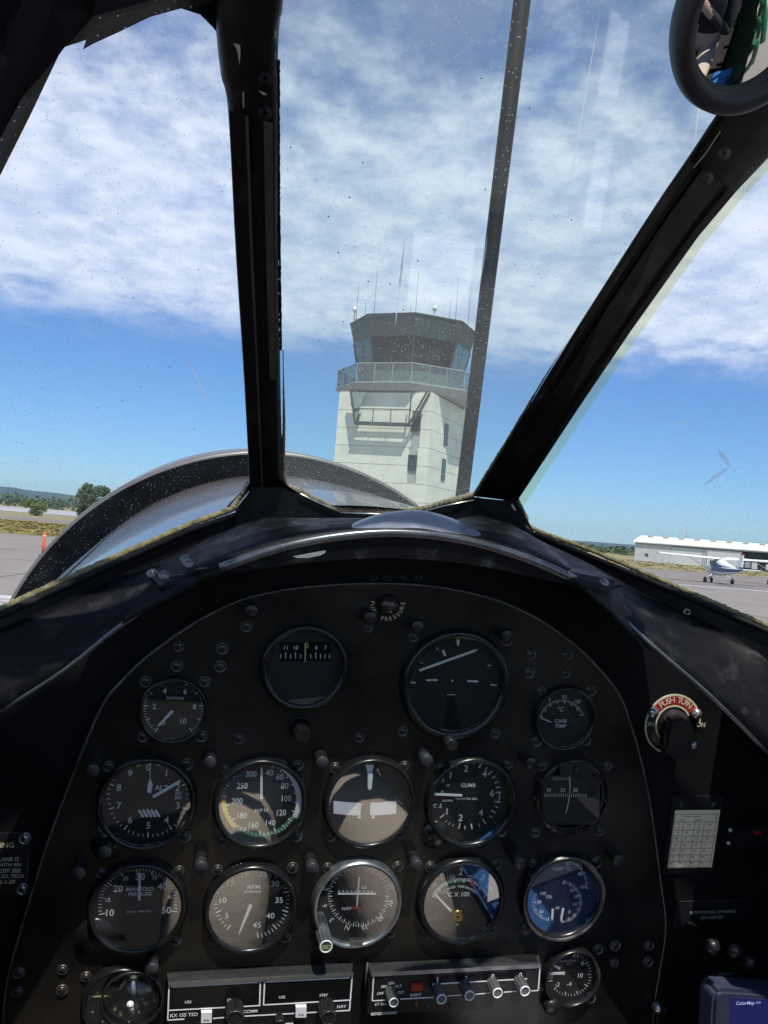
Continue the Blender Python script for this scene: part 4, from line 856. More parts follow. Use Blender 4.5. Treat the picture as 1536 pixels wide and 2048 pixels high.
# ---- radios
def face_box(t, org, corners, z, mats, name='body', bevel=.0012):
    q = [pz(x, y, z) - org for x, y in corners]; b_ = [Vector((v.x, v.y, -.0005)) for v in q]; return MB().solid(q, b_).build(name, mats, t, bevel=bevel)
class Face:
    def __init__(s, t, org, z, crop): s.t = t; s.o = org; s.z = z; s.c = CROPS[crop]; s.k = .00042
    def P(s, x, y, dz=0.0): return pz(s.c[0] + x / s.c[2], s.c[1] + y / s.c[2], s.z) - s.o + Vector((0, 0, dz))
    def quad(s, name, pts, mats, th=.0006, dz=0.0): a = [s.P(x, y, dz + th) for x, y in pts]; return MB().solid(a, [q - Vector((0, 0, th)) for q in a]).build(name, mats, s.t)
    def line(s, mb, x0, y0, x1, y1, w, dz=.0006):
        d = Vector((x1 - x0, y1 - y0)).normalized(); q = Vector((-d.y, d.x)) * w / 2; mb.poly([s.P(x0 + q.x, y0 + q.y, dz), s.P(x1 + q.x, y1 + q.y, dz), s.P(x1 - q.x, y1 - q.y, dz), s.P(x0 - q.x, y0 - q.y, dz)])
    def text(s, mb, t_, x, y, size, rot=0.0, dz=.0007, sx=1.0): mb.text(t_, s.P(x, y, dz), size / s.c[2] * s.k, 0, rot, sx)
ZR = .016; org = pz(520, 2000, 0)
t = thing('communication_radio', 'black navigation and communication radio with two dark displays', 'radio', afr(org))
face_box(t, org, [(336, 1966), (704, 1946), (702, 2085), (334, 2102)], ZR, 'placard_black')
fc = Face(t, org, ZR, 10)
fc.quad('top_bar', [(128, 432), (1418, 362), (1418, 384), (130, 456)], 'bezel_silver', .0018)
q = [(334, 1944), (706, 1925), (706, 1946), (334, 1966)]
MB().solid([pz(334, 1946, .004) - org, pz(706, 1926, .004) - org, pz(704, 1944, ZR + .001) - org, pz(336, 1964, ZR + .001) - org], [pz(334, 1946, .001) - org, pz(706, 1926, .001) - org, pz(704, 1947, ZR) - org, pz(336, 1967, ZR) - org]).build('top_ledge', 'post_grey', t)
mb = MB()
for l in ((134, 446, 124, 696), (124, 696, 240, 688), (132, 628, 770, 594), (1412, 380, 1392, 628), (1392, 628, 660, 668), (770, 430, 765, 596), (800, 428, 792, 594), (792, 590, 1395, 556), (150, 466, 755, 432), (812, 430, 1395, 400), (440, 684, 540, 676), (945, 720, 1000, 718)): fc.line(mb, *l, 9)
mb.build('white_border', 'dial_white', t)
d1 = fc.quad('display', [(148, 466), (757, 436), (753, 590), (142, 618)], 'display_black', .0004); d2 = fc.quad('display', [(806, 430), (1396, 402), (1388, 552), (800, 586)], 'display_black', .0004)
mb = MB(); fc.text(mb, 'USE', 266, 569, 20); fc.text(mb, 'STBY', 569, 555, 20); fc.text(mb, 'USE', 922, 535, 20); fc.text(mb, 'STBY', 1212, 521, 20); fc.text(mb, 'KX 155 TSO', 238, 659, 26); fc.text(mb, 'COMM', 701, 634, 24); fc.text(mb, 'NAV', 1337, 600, 24)
mb.build('lettering', 'dial_white', t)
for x, y in ((394, 662), (1051, 625)):
    b_ = fc.quad('transfer_button', [(x - 36, y - 36), (x + 38, y - 38), (x + 36, y + 34), (x - 38, y + 36)], 'button_white', .004)
    mb = MB()
    for s_ in (-1, 1): mb.poly([fc.P(x + s_ * 20, y + 14, .0043), fc.P(x + s_ * 8, y + 7, .0043), fc.P(x + s_ * 8, y + 21, .0043)]); mb.poly([fc.P(x + s_ * 9, y + 12, .0043), fc.P(x + s_ * 2, y + 12, .0043), fc.P(x + s_ * 2, y + 16, .0043), fc.P(x + s_ * 9, y + 16, .0043)])
    mb.build('arrow_mark', 'ink', b_)
for x, y, r_, zt in ((470, 2037, 19, ZR + .016), (657, 2036, 17, ZR + .018), (560, 2048, 9, ZR + .010)):
    o, p = knob('tuning_knob', x, y, zt, r_, ZR, ['knob_black', 'screw_dark'], flutes=18); o.parent = t; o.location = p - org; 
ZT = .014; org = pz(910, 1985, 0)
t = thing('transponder', 'black transponder with four ribbed code knobs and a red ident button', 'transponder', afr(org))
face_box(t, org, [(738, 1948), (1080, 1924), (1076, 2015), (733, 2031)], ZT, 'placard_black')
fc = Face(t, org, ZT, 9)
MB().solid([pz(736, 1926, .003) - org, pz(1078, 1911, .003) - org, pz(1081, 1926, ZT + .001) - org, pz(740, 1945, ZT + .001) - org], [pz(736, 1926, .001) - org, pz(1078, 1911, .001) - org, pz(1081, 1929, ZT) - org, pz(740, 1949, ZT) - org]).build('top_ledge', 'post_grey', t)
fc.quad('top_bar', [(120, 300), (1104, 250), (1104, 268), (122, 322)], 'bezel_silver', .0016)
mb = MB()
for l in ((136, 322, 128, 466), (128, 466, 205, 462), (290, 456, 485, 446), (565, 438, 645, 432), (725, 428, 810, 420), (890, 416, 965, 410), (1050, 408, 1090, 406), (1100, 272, 1090, 406), (136, 322, 1100, 272), (476, 370, 1025, 338), (506, 328, 506, 366)): fc.line(mb, *l, 7)
mb.build('white_border', 'dial_white', t)
mb = MB()
for t_, x, y, s_ in (('OFF', 175, 423, 18), ('SBY', 197, 383, 18), ('ON', 240, 364, 18), ('ALT', 279, 380, 18), ('TST', 293, 418, 18), ('IDENT', 381, 431, 18), ('KT 76A', 178, 485, 17), ('BENDIX/KING', 196, 538, 19), ('2', 671, 334, 30), ('0', 826, 323, 30), ('0', 987, 315, 30), ('1', 507, 345, 30)): fc.text(mb, t_, x, y, s_)
mb.build('lettering', 'dial_white', t)
fc.quad('code_window', [(520, 324), (1020, 300), (1018, 332), (520, 362)], 'display_black', .0003)
fc.quad('ident_button', [(352, 364), (416, 360), (416, 398), (352, 402)], 'ident_red', .0028)
MB().lathe([(0, .004), (.0016, .003), (.0020, 0)], 12, fc.P(380, 482)).build('reply_light', 'amber', t)
for x, y in ((450, 505), (580, 490)): MB().lathe([(0, .0012), (.002, .001), (.0024, 0)], 12, fc.P(x, y)).build('screw', 'screw_dark', t)
for x, y, r_ in ((787.5, 2005, 11), (883, 1998, 11.5), (939, 1991, 11.5), (995, 1986, 11.5), (1050, 1982, 11.5)):
    o, p = knob('mode_knob' if x < 800 else 'code_knob', x, y, ZT + .016, r_, ZT, ['knob_grey', 'dial_white'], flutes=11, capr=.68); o.parent = t; o.location = p - org
MB().tube([pz(735, 1925, .006) - org, pz(728, 2010, .006) - org], .0011, 6).build('edge_strip', 'edge_worn', t)

# ---- things on the side bulkheads
Z0 = -.0118
def plate(t, org, px, th, mats, name, z=Z0): q = [pz(x, y, z + th) - org for x, y in px]; return MB().solid(q, [v - Vector((0, 0, th)) for v in q]).build(name, mats, t)
org = pz(20, 1725, Z0); t = thing('warning_placard', 'black engraved warning placard at the panel left edge, cut off by the frame', 'placard', afr(org))
plate(t, org, [(-90, 1668), (59, 1666), (53, 1785), (-98, 1785)], .0016, 'placard_black', 'plate')
mb = MB()
def edge(mb, a, b, w=1.3, z=Z0 + .002):
    a = pz(*a, z) - org; b = pz(*b, z) - org; d = (b - a).normalized(); q = Vector((-d.y, d.x, 0)) * w * .00044 / 2; mb.poly([a + q, b + q, b - q, a - q])
edge(mb, (-90, 1667), (59, 1665)); edge(mb, (59, 1665), (53, 1782)); mb.build('border', 'edge_worn', t)
mb = MB()
for t_, xr, y, s_ in (('WARNING', 28, 1690, 10.5), ('THIS AIRPLANE IS', 38, 1718, 7.8), ('EQUIPPED WITH AN', 41, 1729.5, 7.8), ('ENGINE. FOR TAKEOFF SEE', 41, 1741, 7.8), ('T.O. 1-3D, TECH', 47, 1752.5, 7.8), ('ORDER 12-1-29', 30, 1763.5, 7.8)):
    vs, fs, h = text_geo(t_); w = (max(v.x for v in vs) - min(v.x for v in vs)) / h * s_ * .00044; c = pz(xr, y, Z0 + .002) - org; c.x -= w / 2; mb.text(t_, c, s_ * .00044)
mb.build('lettering', 'engraved_cream', t)
for x, y in ((50, 1676), (46, 1777)): o = sg.copy(); COL.objects.link(o); o.parent = t; o.matrix_parent_inverse.identity(); o.location = pz(x, y, Z0 + .0016) - org; o.data = sg.data.copy(); o.data.materials[0] = MATS['steel']; o.data.materials[1] = MATS['steel']; o.scale = (1, 1, 1.3)

org = pz(1388, 1680, Z0); t = thing('compass_correction_card', 'cream paper compass correction card in a black holder on the side bulkhead', 'card', afr(org))
plate(t, org, [(1346, 1592), (1447, 1592), (1427, 1746), (1325, 1748)], .0020, 'placard_black', 'holder')
plate(t, org, [(1351, 1621), (1440.5, 1620), (1423.5, 1735), (1335.5, 1736)], .0006, 'card_paper', 'card', Z0 + .0022)
mb = MB(); zc_ = Z0 + .0031
def C(x, y): return pz(1330 + x / 10.97, 1600 + y / 10.97, zc_) - org
def cl_(x0, y0, x1, y1, w=9):
    d = Vector((x1 - x0, y1 - y0)).normalized(); q = Vector((-d.y, d.x)) * w / 2; mb.poly([C(x0 + q.x, y0 + q.y), C(x1 + q.x, y1 + q.y), C(x1 - q.x, y1 - q.y), C(x0 - q.x, y0 - q.y)])
for y, x0, x1 in ((310, 235, 1150), (482, 195, 1128), (662, 175, 1105), (790, 155, 1085), (918, 140, 1060), (1058, 125, 1040), (1205, 110, 1020), (1345, 92, 1000), (1475, 75, 985)): cl_(x0, y, x1, y)
for xt, yt, xb in ((235, 310, 78), (412, 482, 285), (658, 482, 530), (868, 482, 735), (1150, 310, 985)): cl_(xt, yt, xb, 1475)
for t_, x, y, s_ in (('Compass Correction', 595, 362, 46), ('Swung', 380, 440, 42), ('02-02-01', 735, 440, 40), ('To', 302, 535, 40), ('Fly', 290, 612, 44), ('Steer', 530, 535, 40), ('To', 765, 535, 40), ('Fly', 748, 612, 44), ('Steer', 992, 535, 40)): mb.text(t_, C(x, y), s_ / 10.97 * .00045)
rows = [('N', '001', '180', '179'), ('030', '031', '210', '209'), ('060', '061', '240', '239'), ('090', '090', '270', '269'), ('120', '120', '300', '300'), ('150', '149', '330', '330')]
for i, r_ in enumerate(rows):
    y = 712 + i * 134
    for j, t_ in enumerate(r_): mb.text(t_, C((282, 480, 730, 940)[j] - i * 30, y), 44 / 10.97 * .00045)
mb.build('printing', 'ink', t)
for x, y in ((1362, 1608), (1426, 1608)): MB().lathe([(0, .0034), (.0030, .003), (.0034, .0018)], 14, pz(x, y, Z0) - org).build('rivet', 'post_grey', t)

org = pz(1425, 1830, Z0); t = thing('spin_placard', 'black placard prohibiting intentional spinning, below the correction card', 'placard', afr(org))
plate(t, org, [(1357, 1803), (1502, 1800), (1494, 1854), (1348, 1856)], .0014, 'placard_black', 'plate')
mb = MB(); edge(mb, (1357, 1803), (1501, 1800)); edge(mb, (1357, 1803), (1348, 1854)); mb.build('border', 'edge_worn', t)
mb = MB(); mb.text('INTENTIONAL SPINNING', pz(1426, 1824, Z0 + .002) - org, .0033); mb.text('PROHIBITED', pz(1424, 1835, Z0 + .002) - org, .0033); mb.build('lettering', 'engraved_grey', t)

# push-turn selector
org = pz(1347, 1450, Z0); t = thing('selector_valve', 'round selector marked push turn with a red arc and a black handle', 'selector', afr(org))
def S(x, y, z=Z0): return pz(1150 + x / 3.979, 1300 + y / 3.979, z) - org
cc = S(770, 585); R0 = (S(770, 348) - cc).length; R1 = (S(770, 435) - cc).length
MB().lathe([(0, .0012), (R0 * 1.0, .0012), (R0, 0)], 48, cc).build('plate', 'placard_black', t)
def ring(r0, r1, a0, a1, z, name, m_, c=cc):
    MB().lathe([(r0, z), (r1, z), (r1, z - .0008), (r0, z - .0008)], 40, c, a0=radians(a0), a1=radians(a1), sm=False, close=True).build(name, m_, t)
ring(R0 * .94, R0, -160, 88, .0022, 'outer_line', 'engraved_cream'); ring(R1 * .92, R1, -160, 60, .0022, 'inner_line', 'engraved_cream'); ring(R1 * 1.02, R0 * .93, -55, 55, .0020, 'red_arc', 'placard_red')
mb = MB()
for i, c_ in enumerate('PUSH TURN'):
    if c_ != ' ': a = radians(-38 + i * 9.5); mb.text(c_, cc + Vector(((R0 + R1) / 2 * sin(a), (R0 + R1) / 2 * cos(a), .0026)), .0058, 0, rot=-a)
mb.text('ON', S(582, 583) + Vector((0, 0, .0026)), .0045); mb.text('ON', S(990, 587) + Vector((0, 0, .0026)), .0045); mb.build('lettering', 'engraved_cream', t)
for x, y in ((613, 490), (955, 500)): MB().lathe([(0, .007), (.004, .006), (.0055, .003), (.0055, .001)], 16, S(x, y)).build('screw', 'bare_metal', t)
MB().lathe([(R1 * .80, .001), (R1 * .80, .006), (R1 * .62, .010), (R1 * .60, .022), (0, .024)], 32, cc + Vector((0, 0, 0))).build('hub', 'knob_black', t)
ha_ = [S(x, y, Z0 + .030) for x, y in ((760, 560), (890, 540), (960, 640), (985, 770), (960, 850), (860, 872), (770, 860), (722, 800), (722, 700))]
MB().solid(ha_, [v - Vector((0, 0, .014)) for v in ha_]).build('handle', 'knob_black', t, bevel=.003)
MB().lathe([(0, .0012), (.0026, .001), (.0036, .0002), (.0036, -.002)], 14, S(955, 762, Z0 + .031)).build('screw', 'steel', t)

# small toggle block, lever and side clutter at the lower right
org = pz(1490, 1674, Z0); t = thing('fuse_holder', 'small black fuse strip with two bright screws beside the correction card', 'fuse strip', afr(org))
plate(t, org, [(1458, 1655), (1545, 1652), (1542, 1692), (1452, 1695)], .006, 'placard_black', 'block')
for x, y in ((1461, 1660), (1457, 1686)): MB().lathe([(0, .0085), (.0018, .008), (.0026, .0058)], 12, pz(x, y, Z0 + .006) - org - Vector((0, 0, .006))).build('screw', 'bare_metal', t)
MB().box(pz(1515, 1665, Z0 + .007) - org, (.006, .003, .003)).build('red_mark', 'placard_red', t)
org = pz(1312, 2012, .004); t = thing('chrome_latch', 'small shiny latch at the lower right corner of the panel', 'latch', afr(org))
MB().lathe([(0, .008), (.003, .0072), (.0045, .004), (.005, 0)], 16, (0, 0, 0)).build('stud', 'bare_metal', t); MB().box((.004, -.004, .001), (.012, .006, .003)).build('tongue', 'screw_dark', t)
org = pz(1440, 1915, .01); t = thing('throttle_quadrant', 'black lever quadrant in the shadow above the navigation device', 'lever quadrant', afr(org))
MB().box((.02, -.01, -.012), (.11, .075, .02)).build('housing', 'bulkhead_black', t, bevel=.004)
for k, (x, y) in enumerate(((1425, 1893), (1470, 1902), (1500, 1925))):
    p = pz(x, y, .045) - org; MB().tube([Vector((p.x * .6 + .01, p.y - .03, -.005)), p], [.0028, .0024], 8).build('lever', 'screw_dark', t)
    MB().lathe([(0, .006), (.005, .005), (.0075, 0), (.005, -.005), (0, -.006)], 16, p).build('lever_knob', ['knob_black', 'lens_dark', 'knob_black'][k], t)
MB().tube([pz(1420, 1965, .03) - org, pz(1440, 1950, .035) - org, pz(1475, 1948, .03) - org, pz(1490, 1960, .02) - org], .003, 8).build('cable', 'knob_black', t)
# portable navigator
org = pz(1500, 2040, .07); t = thing('portable_navigator', 'grey portable navigation display with a lit blue screen at the bottom right', 'navigator', afr(org))
def gp(px, z=.07): return [pz(x, y, z) - org for x, y in px]
q = gp([(1428, 1998), (1434, 1986), (1446, 1981), (1640, 1992), (1640, 2120), (1420, 2120)]); MB().solid(q, [v - Vector((0, 0, .024)) for v in q]).build('case', 'device_grey', t, bevel=.003)
q = gp([(1462, 1996), (1640, 2006), (1640, 2120), (1458, 2120)], .0706); MB().solid(q, [v - Vector((0, 0, .0012)) for v in q]).build('screen', 'screen_blue', t)
mb = MB(); mb.text('ColorMap >>', pz(1497, 2007, .0712) - org, .0044, 0, rot=-.03); mb.build('lettering', 'screen_text', t)
MB().tube([Vector((.02, -.02, -.024)), Vector((.03, -.05, -.075))], .006, 10).build('mount_arm', 'knob_black', t)

# ---- glareshield
ZL = .070
gs = thing('glareshield', 'black glareshield hood with a worn shiny front lip above the instrument panel', 'glareshield', afr((0, .2, 0))); OG = Vector((0, .2, 0))
PAIRS = [((-90, 1298, .60), (-90, 1490, .585)), ((0, 1262, .625), (0, 1420, .60)), ((130, 1210, .66), (130, 1336, .62)), ((250, 1158, .70), (250, 1243, .64)), ((380, 1100, .75), (385, 1160, .65)), ((440, 1073, .77), (440, 1137, .65)), ((520, 1042, .79), (560, 1096, .65)), ((620, 1047, .79), (680, 1073, .65)), ((750, 1050, .79), (800, 1066, .65)), ((880, 1048, .79), (930, 1081, .65)), ((980, 1038, .79), (1050, 1116, .65)), ((1065, 1082, .78), (1150, 1160, .65)), ((1180, 1135, .74), (1195, 1190, .65)), ((1300, 1198, .70), (1300, 1287, .63)), ((1420, 1252, .66), (1420, 1390, .61)), ((1540, 1306, .625), (1540, 1508, .60)), ((1620, 1345, .60), (1620, 1590, .585))]
BK = smooth_path([pn(*a) - OG for a, b in PAIRS], 4); LP = smooth_path([pn(*b) - OG for a, b in PAIRS], 4)
n_ = len(BK); rows_ = 6; mb = MB(); 
for j in range(rows_ + 1):
    u = j / rows_; mb.v += [BK[i].lerp(LP[i], u) + Vector((0, .006 * sin(pi * u), 0)) for i in range(n_)]
for j in range(rows_):
    for i in range(n_ - 1): mb.f.append((j * n_ + i, j * n_ + i + 1, (j + 1) * n_ + i + 1, (j + 1) * n_ + i)); mb.m.append(0); mb.s.append(True)
o = mb.build('hood', 'hood_black', gs); md = o.modifiers.new('thickness', 'SOLIDIFY'); md.thickness = .003; md.offset = -1
ic = [i for i in range(n_) if 20 <= i <= 44]
MB().tube([LP[i] for i in ic], .0038, 12).build('lip', 'lip_metal', gs)
for sl in (range(4, 17), range(48, 61)): MB().tube([LP[i] for i in sl], .0024, 8).build('side_lip', 'lip_metal', gs)
for sl in (range(14, 22), range(43, 51)): MB().tube([LP[i] - Vector((0, .002, .001)) for i in sl], .0036, 8).build('lip_joint', 'hood_black', gs)
dn = [LP[i] - Vector((0, .020 * sin(pi * (q + .5) / len(ic)) ** .6, .002)) for q, i in enumerate(ic)]
mb = MB().strip([LP[i] - Vector((0, .003, .001)) for i in ic], dn); o = mb.build('lip_flange', 'hood_black', gs); md = o.modifiers.new('thickness', 'SOLIDIFY'); md.thickness = .0015
chip = [(586, 1113), (612, 1108), (640, 1103), (652, 1101), (650, 1106), (640, 1111), (615, 1116), (596, 1116)]
q = [pn(x, y, .644) - OG for x, y in chip]; MB().solid(q, [v - Vector((0, 0, .0008)) for v in q]).build('worn_spot', 'paint_chip', gs)
# padded hump on the lip
mb = MB(); NU, NV = 30, 8
for j in range(NV + 1):
    v_ = j / NV
    for i in range(NU + 1):
        u = i / NU; px = 662 + (1010 - 662) * u; yb = 1072 - 8 * sin(pi * min(1, u * 1.25)) + 28 * max(0, u - .5) ** 1.3 * 2
        hh = .0175 * (max(0, sin(pi * min(1, max(0, (u - .06) / .86)))) ** .55); base = pn(px, yb, .655 + .055 * v_)
        base = base if j == 0 else Vector((base.x, pn(px, yb, .655).y - .004 * v_, base.z)); mb.v.append(base - OG + Vector((0, hh * sin(pi * min(1, v_ * .94 + .02)) ** .6, 0)))
for j in range(NV):
    for i in range(NU): a = j * (NU + 1) + i; mb.f.append((a, a + 1, a + NU + 2, a + NU + 1)); mb.m.append(0); mb.s.append(True)
mb.build('padded_hump', 'pad_leather', gs)
def gplate(px, n0, n1, name, m_='hood_black', th=.0025):
    xs = [p[0] for p in px]; q = [pn(x, y, n0 + (n1 - n0) * k) - OG for x, y, k in px]; return MB().solid(q, [v - Vector((0, th, 0)) for v in q]).build(name, m_, gs)
gplate([(300, 1152, .35), (332, 1120, .9), (425, 1121, .8), (441, 1132, .2), (388, 1140, .15), (345, 1172, 0), (318, 1172, 0)], .640, .70, 'corner_plate')
gplate([(1060, 1096, .9), (1160, 1128, .9), (1235, 1160, .3), (1243, 1167, .1), (1212, 1178, 0), (1168, 1172, 0), (1120, 1140, .2)], .640, .70, 'corner_plate')
for x, y, n__ in ((305, 1150, .655), (328, 1153, .650), (372, 1121, .680), (378, 1130, .668), (1170, 1160, .655), (1208, 1168, .648)):
    MB().lathe([(0, .003), (.003, .0022), (.0045, 0)], 12, pn(x, y, n__) - OG + Vector((0, 0.001, 0)), M=Matrix.Rotation(radians(-55), 3, 'X')).build('rivet', 'lip_metal', gs)
gplate([(245, 1242, 0), (275, 1195, .4), (300, 1170, .6), (388, 1152, .35), (392, 1162, .2), (330, 1195, 0)], .632, .66, 'side_flap')
gplate([(1172, 1178, .2), (1215, 1176, .6), (1255, 1215, .6), (1310, 1292, .2), (1290, 1290, 0), (1225, 1225, 0)], .632, .66, 'side_flap')

# ---- windscreen
PC = Plane(pn(565, 965, .822), pn(950, 990, .822), pn(560, 20, .495))
PL = Plane(pn(500, 965, .80), pn(0, 1215, .632), pn(455, 205, .545))
PR = Plane(pn(1035, 1000, .80), pn(1536, 1250, .632), pn(1460, 385, .57))
ws = thing('windscreen', 'three pane windscreen in a black riveted metal frame', 'windscreen', afr((0, .27, -.09))); OW = Vector((0, .27, -.09))
def toward(p, d): return p + (CA - p).normalized() * d
def frame_poly(pts, name, m_='frame_black', front=.010, back=.012, bevel=.002):
    a = [toward(p, front) - OW for p in pts]; b_ = [toward(p, -back) - OW for p in pts]; return MB().solid(a, b_).build(name, m_, ws, bevel=bevel)
def pane(pl, px, name, m_):
    a = [pl(x, y) - OW for x, y in px]; b_ = [pl(x, y, 0) - pl.n * .005 - OW for x, y in px]; o = MB().solid(a, b_).build('pane', m_, ws); o['label'] = name; return o
pane_c = pane(PC, [(556, -260), (1760, -260), (1500, 150), (1445, 218), (1320, 400), (1085, 775), (950, 995), (826, 1030), (680, 1030), (560, 975)], 'flat centre pane, specked with dust', 'pane_glass')
pane_l = pane(PL, [(505, 985), (470, 1022), (240, 1112), (0, 1222), (-150, 1290), (-150, 600), (-60, 420), (60, 200), (200, 40), (380, -10), (470, 60)], 'left side pane', 'side_glass')
pane_r = pane(PR, [(1028, 990), (1068, 1068), (1310, 1160), (1545, 1258), (1700, 1325), (1700, 60), (1545, 300), (1440, 400)], 'right side pane', 'side_glass')
# pillars: the inner edge lies on the centre pane, the outer one on the side pane
def pillar(inner, outer, name, **k):
    sp_ = lambda l: [(q.x, q.y) for q in smooth_path([Vector((x, y, 0)) for x, y in l], 5)]
    A = [PC(x, y) for x, y in sp_(inner)]; B = [(PL if inner[0][0] < 768 else PR)(x, y) for x, y in sp_(outer)]
    m = MB(); n = len(A)
    sec = [(0.0, -.010), (0.0, .002), (.05, .0085), (.14, .012), (.86, .012), (.95, .0085), (1.0, .002), (1.0, -.010)]
    rows_ = [[toward(a.lerp(b, f_), d_) - OW for a, b in zip(A, B)] for f_, d_ in sec]
    for k_ in range(len(rows_)): m.strip(rows_[k_], rows_[(k_ + 1) % len(rows_)], 0, k_ < 7)
    for e in (0, n - 1): m.poly([r_[e] for r_ in rows_])
    o = m.build(name, 'frame_black', ws)
    bm = bmesh.new(); bm.from_mesh(o.data); bmesh.ops.remove_doubles(bm, verts=bm.verts, dist=1e-5); bmesh.ops.recalc_face_normals(bm, faces=bm.faces); bm.to_mesh(o.data); bm.free(); return o
LI = [(575, -250), (566, 0), (560, 40), (556, 110), (557, 250), (557, 500), (561, 760), (566, 975)]; LO = [(432, -250), (432, 0), (433, 70), (442, 150), (456, 220), (471, 500), (488, 760), (499, 972)]
RI = [(1640, -80), (1530, 85), (1440, 218), (1375, 316), (1310, 412), (1180, 614), (1080, 775), (950, 993)]; RO = [(1730, 80), (1630, 205), (1536, 316), (1470, 386), (1396, 474), (1262, 662), (1160, 812), (1034, 1003)]
pil_l = pillar(LI, LO, 'pillar'); pil_r = pillar(RI, RO, 'pillar')
def pstrip(par, pa, pb, fr0, fr1, name, m_, i0, i1, h=.0125):     # a raised strip running along a pillar
    A = [PC(x, y) for x, y in pa]; B = [(PL if pa[0][0] < 768 else PR)(x, y) for x, y in pb]; m = MB()
    q0 = [toward(A[i].lerp(B[i], fr0), h) - OW for i in range(i0, i1)]; q1 = [toward(A[i].lerp(B[i], fr1), h) - OW for i in range(i0, i1)]; q0b = [toward(A[i].lerp(B[i], fr0), h + .002) - OW for i in range(i0, i1)]; q1b = [toward(A[i].lerp(B[i], fr1), h + .002) - OW for i in range(i0, i1)]
    m.strip(q0b, q1b); m.strip(q0, q0b); m.strip(q1b, q1); o = m.build(name, m_, par); return o
pstrip(pil_l, LI, LO, .12, .30, 'edge_strip', 'frame_strip', 4, 7); pstrip(pil_l, LI, LO, .62, .98, 'outer_strip', 'frame_black', 4, 8, .014); pstrip(pil_l, LI, LO, .60, .66, 'bead', 'frame_strip', 4, 8, .015)
pstrip(pil_r, RI, RO, .02, .16, 'outer_strip', 'frame_black', 3, 8, .014); pstrip(pil_r, RI, RO, .30, .72, 'edge_strip', 'frame_black', 3, 7, .013); pstrip(pil_r, RI, RO, .86, 1.0, 'outer_strip', 'hood_black', 3, 8, .014)
def bolt(par, px, py, pl, r=.006, m_='frame_strip'):
    p = toward(pl(px, py), .018) - OW; d = (CA - p - OW).normalized(); M_ = Vector((0, 0, 1)).rotation_difference(d).to_matrix()
    MB().lathe([(r * .35, .0002), (r * .55, .0015), (r * .75, .0012), (r * .8, -.006)], 14, p, M=M_).lathe([(r * 1.5, -.006), (r * 1.5, -.003), (r * .8, -.002)], 14, p, M=M_).build('bolt', m_, par)
for x, y in ((530, 157), (530, 226)): bolt(pil_l, x, y, PC, .0028, 'hood_black')
for x, y in ((1448, 307), (1413, 356)): bolt(pil_r, x, y, PC, .0028, 'frame_strip')
def chipm(par, pl, px, d=.0185): q = [toward(pl(x, y), d) - OW for x, y in px]; MB().solid(q, [v - (CA - OW - v).normalized() * .001 for v in q]).build('worn_spot', 'paint_chip', par)
chipm(pil_l, PC, [(467, 86), (480, 90), (481, 108), (479, 130), (474, 100)]); chipm(pil_l, PC, [(517, 181), (527, 184), (535, 190), (526, 190)]); chipm(pil_l, PC, [(485, 183), (488, 184), (488, 215), (486, 215)]); chipm(pil_l, PC, [(549, 62), (553, 58), (553, 76), (549, 77)]); chipm(pil_l, PC, [(550, 104), (552, 104), (552, 118), (550, 118)])
chipm(pil_r, PC, [(1440, 262), (1442, 262), (1412, 308), (1388, 336), (1386, 336), (1410, 307)]); 
# hoop over the left pane and the canopy rail at the far left
hoop = [(-300, 100), (-300, -500), (700, -500), (600, -100), (545, 30), (480, 95), (452, 88), (425, 54), (400, 29), (362, 17), (300, 34), (236, 65), (186, 88), (166, 99), (172, 80), (130, 94), (118, 110), (60, 232), (0, 352), (-60, 470), (-300, 900)]
PH = Plane(pn(455, 205, .538), pn(130, 94, .50), pn(0, 352, .52))
frame_poly([PH(x, y) for x, y in hoop], 'canopy_hoop', front=.004, back=.016, bevel=0)
q = [(62, 100), (112, 0), (190, -150), (10, -150), (-60, 0), (-100, 170), (-30, 250)]
frame_poly([PH(x, y, .012) for x, y in [(88, 88), (140, -60), (60, -60), (-10, 110), (-60, 300), (-30, 330)]], 'canopy_rail', 'hood_black', .006, .004, .002)
frame_poly([PH(x, y, .010) for x, y in [(178, 60), (200, -60), (560, -80), (545, 10), (440, 5), (330, 20), (240, 50)]], 'hoop_plate', 'frame_black', .004, .004, .001)
hd_ = [Vector((-.50, .30, .24)), Vector((-.44, .62, .24)), Vector((-.25, .79, .24)), Vector((0, .85, .24)), Vector((.25, .79, .24)), Vector((.44, .62, .24)), Vector((.50, .30, .24)), Vector((.47, .30, .24)), Vector((.40, .60, .24)), Vector((.23, .73, .24)), Vector((0, .78, .24)), Vector((-.23, .73, .24)), Vector((-.40, .60, .24)), Vector((-.47, .30, .24))]
MB().solid([q - OW for q in hd_], [q - OW + Vector((0, .005, .012)) for q in hd_]).build('shading_header', 'frame_black', ws)  # unseen header, added overhead to shade the glareshield hood
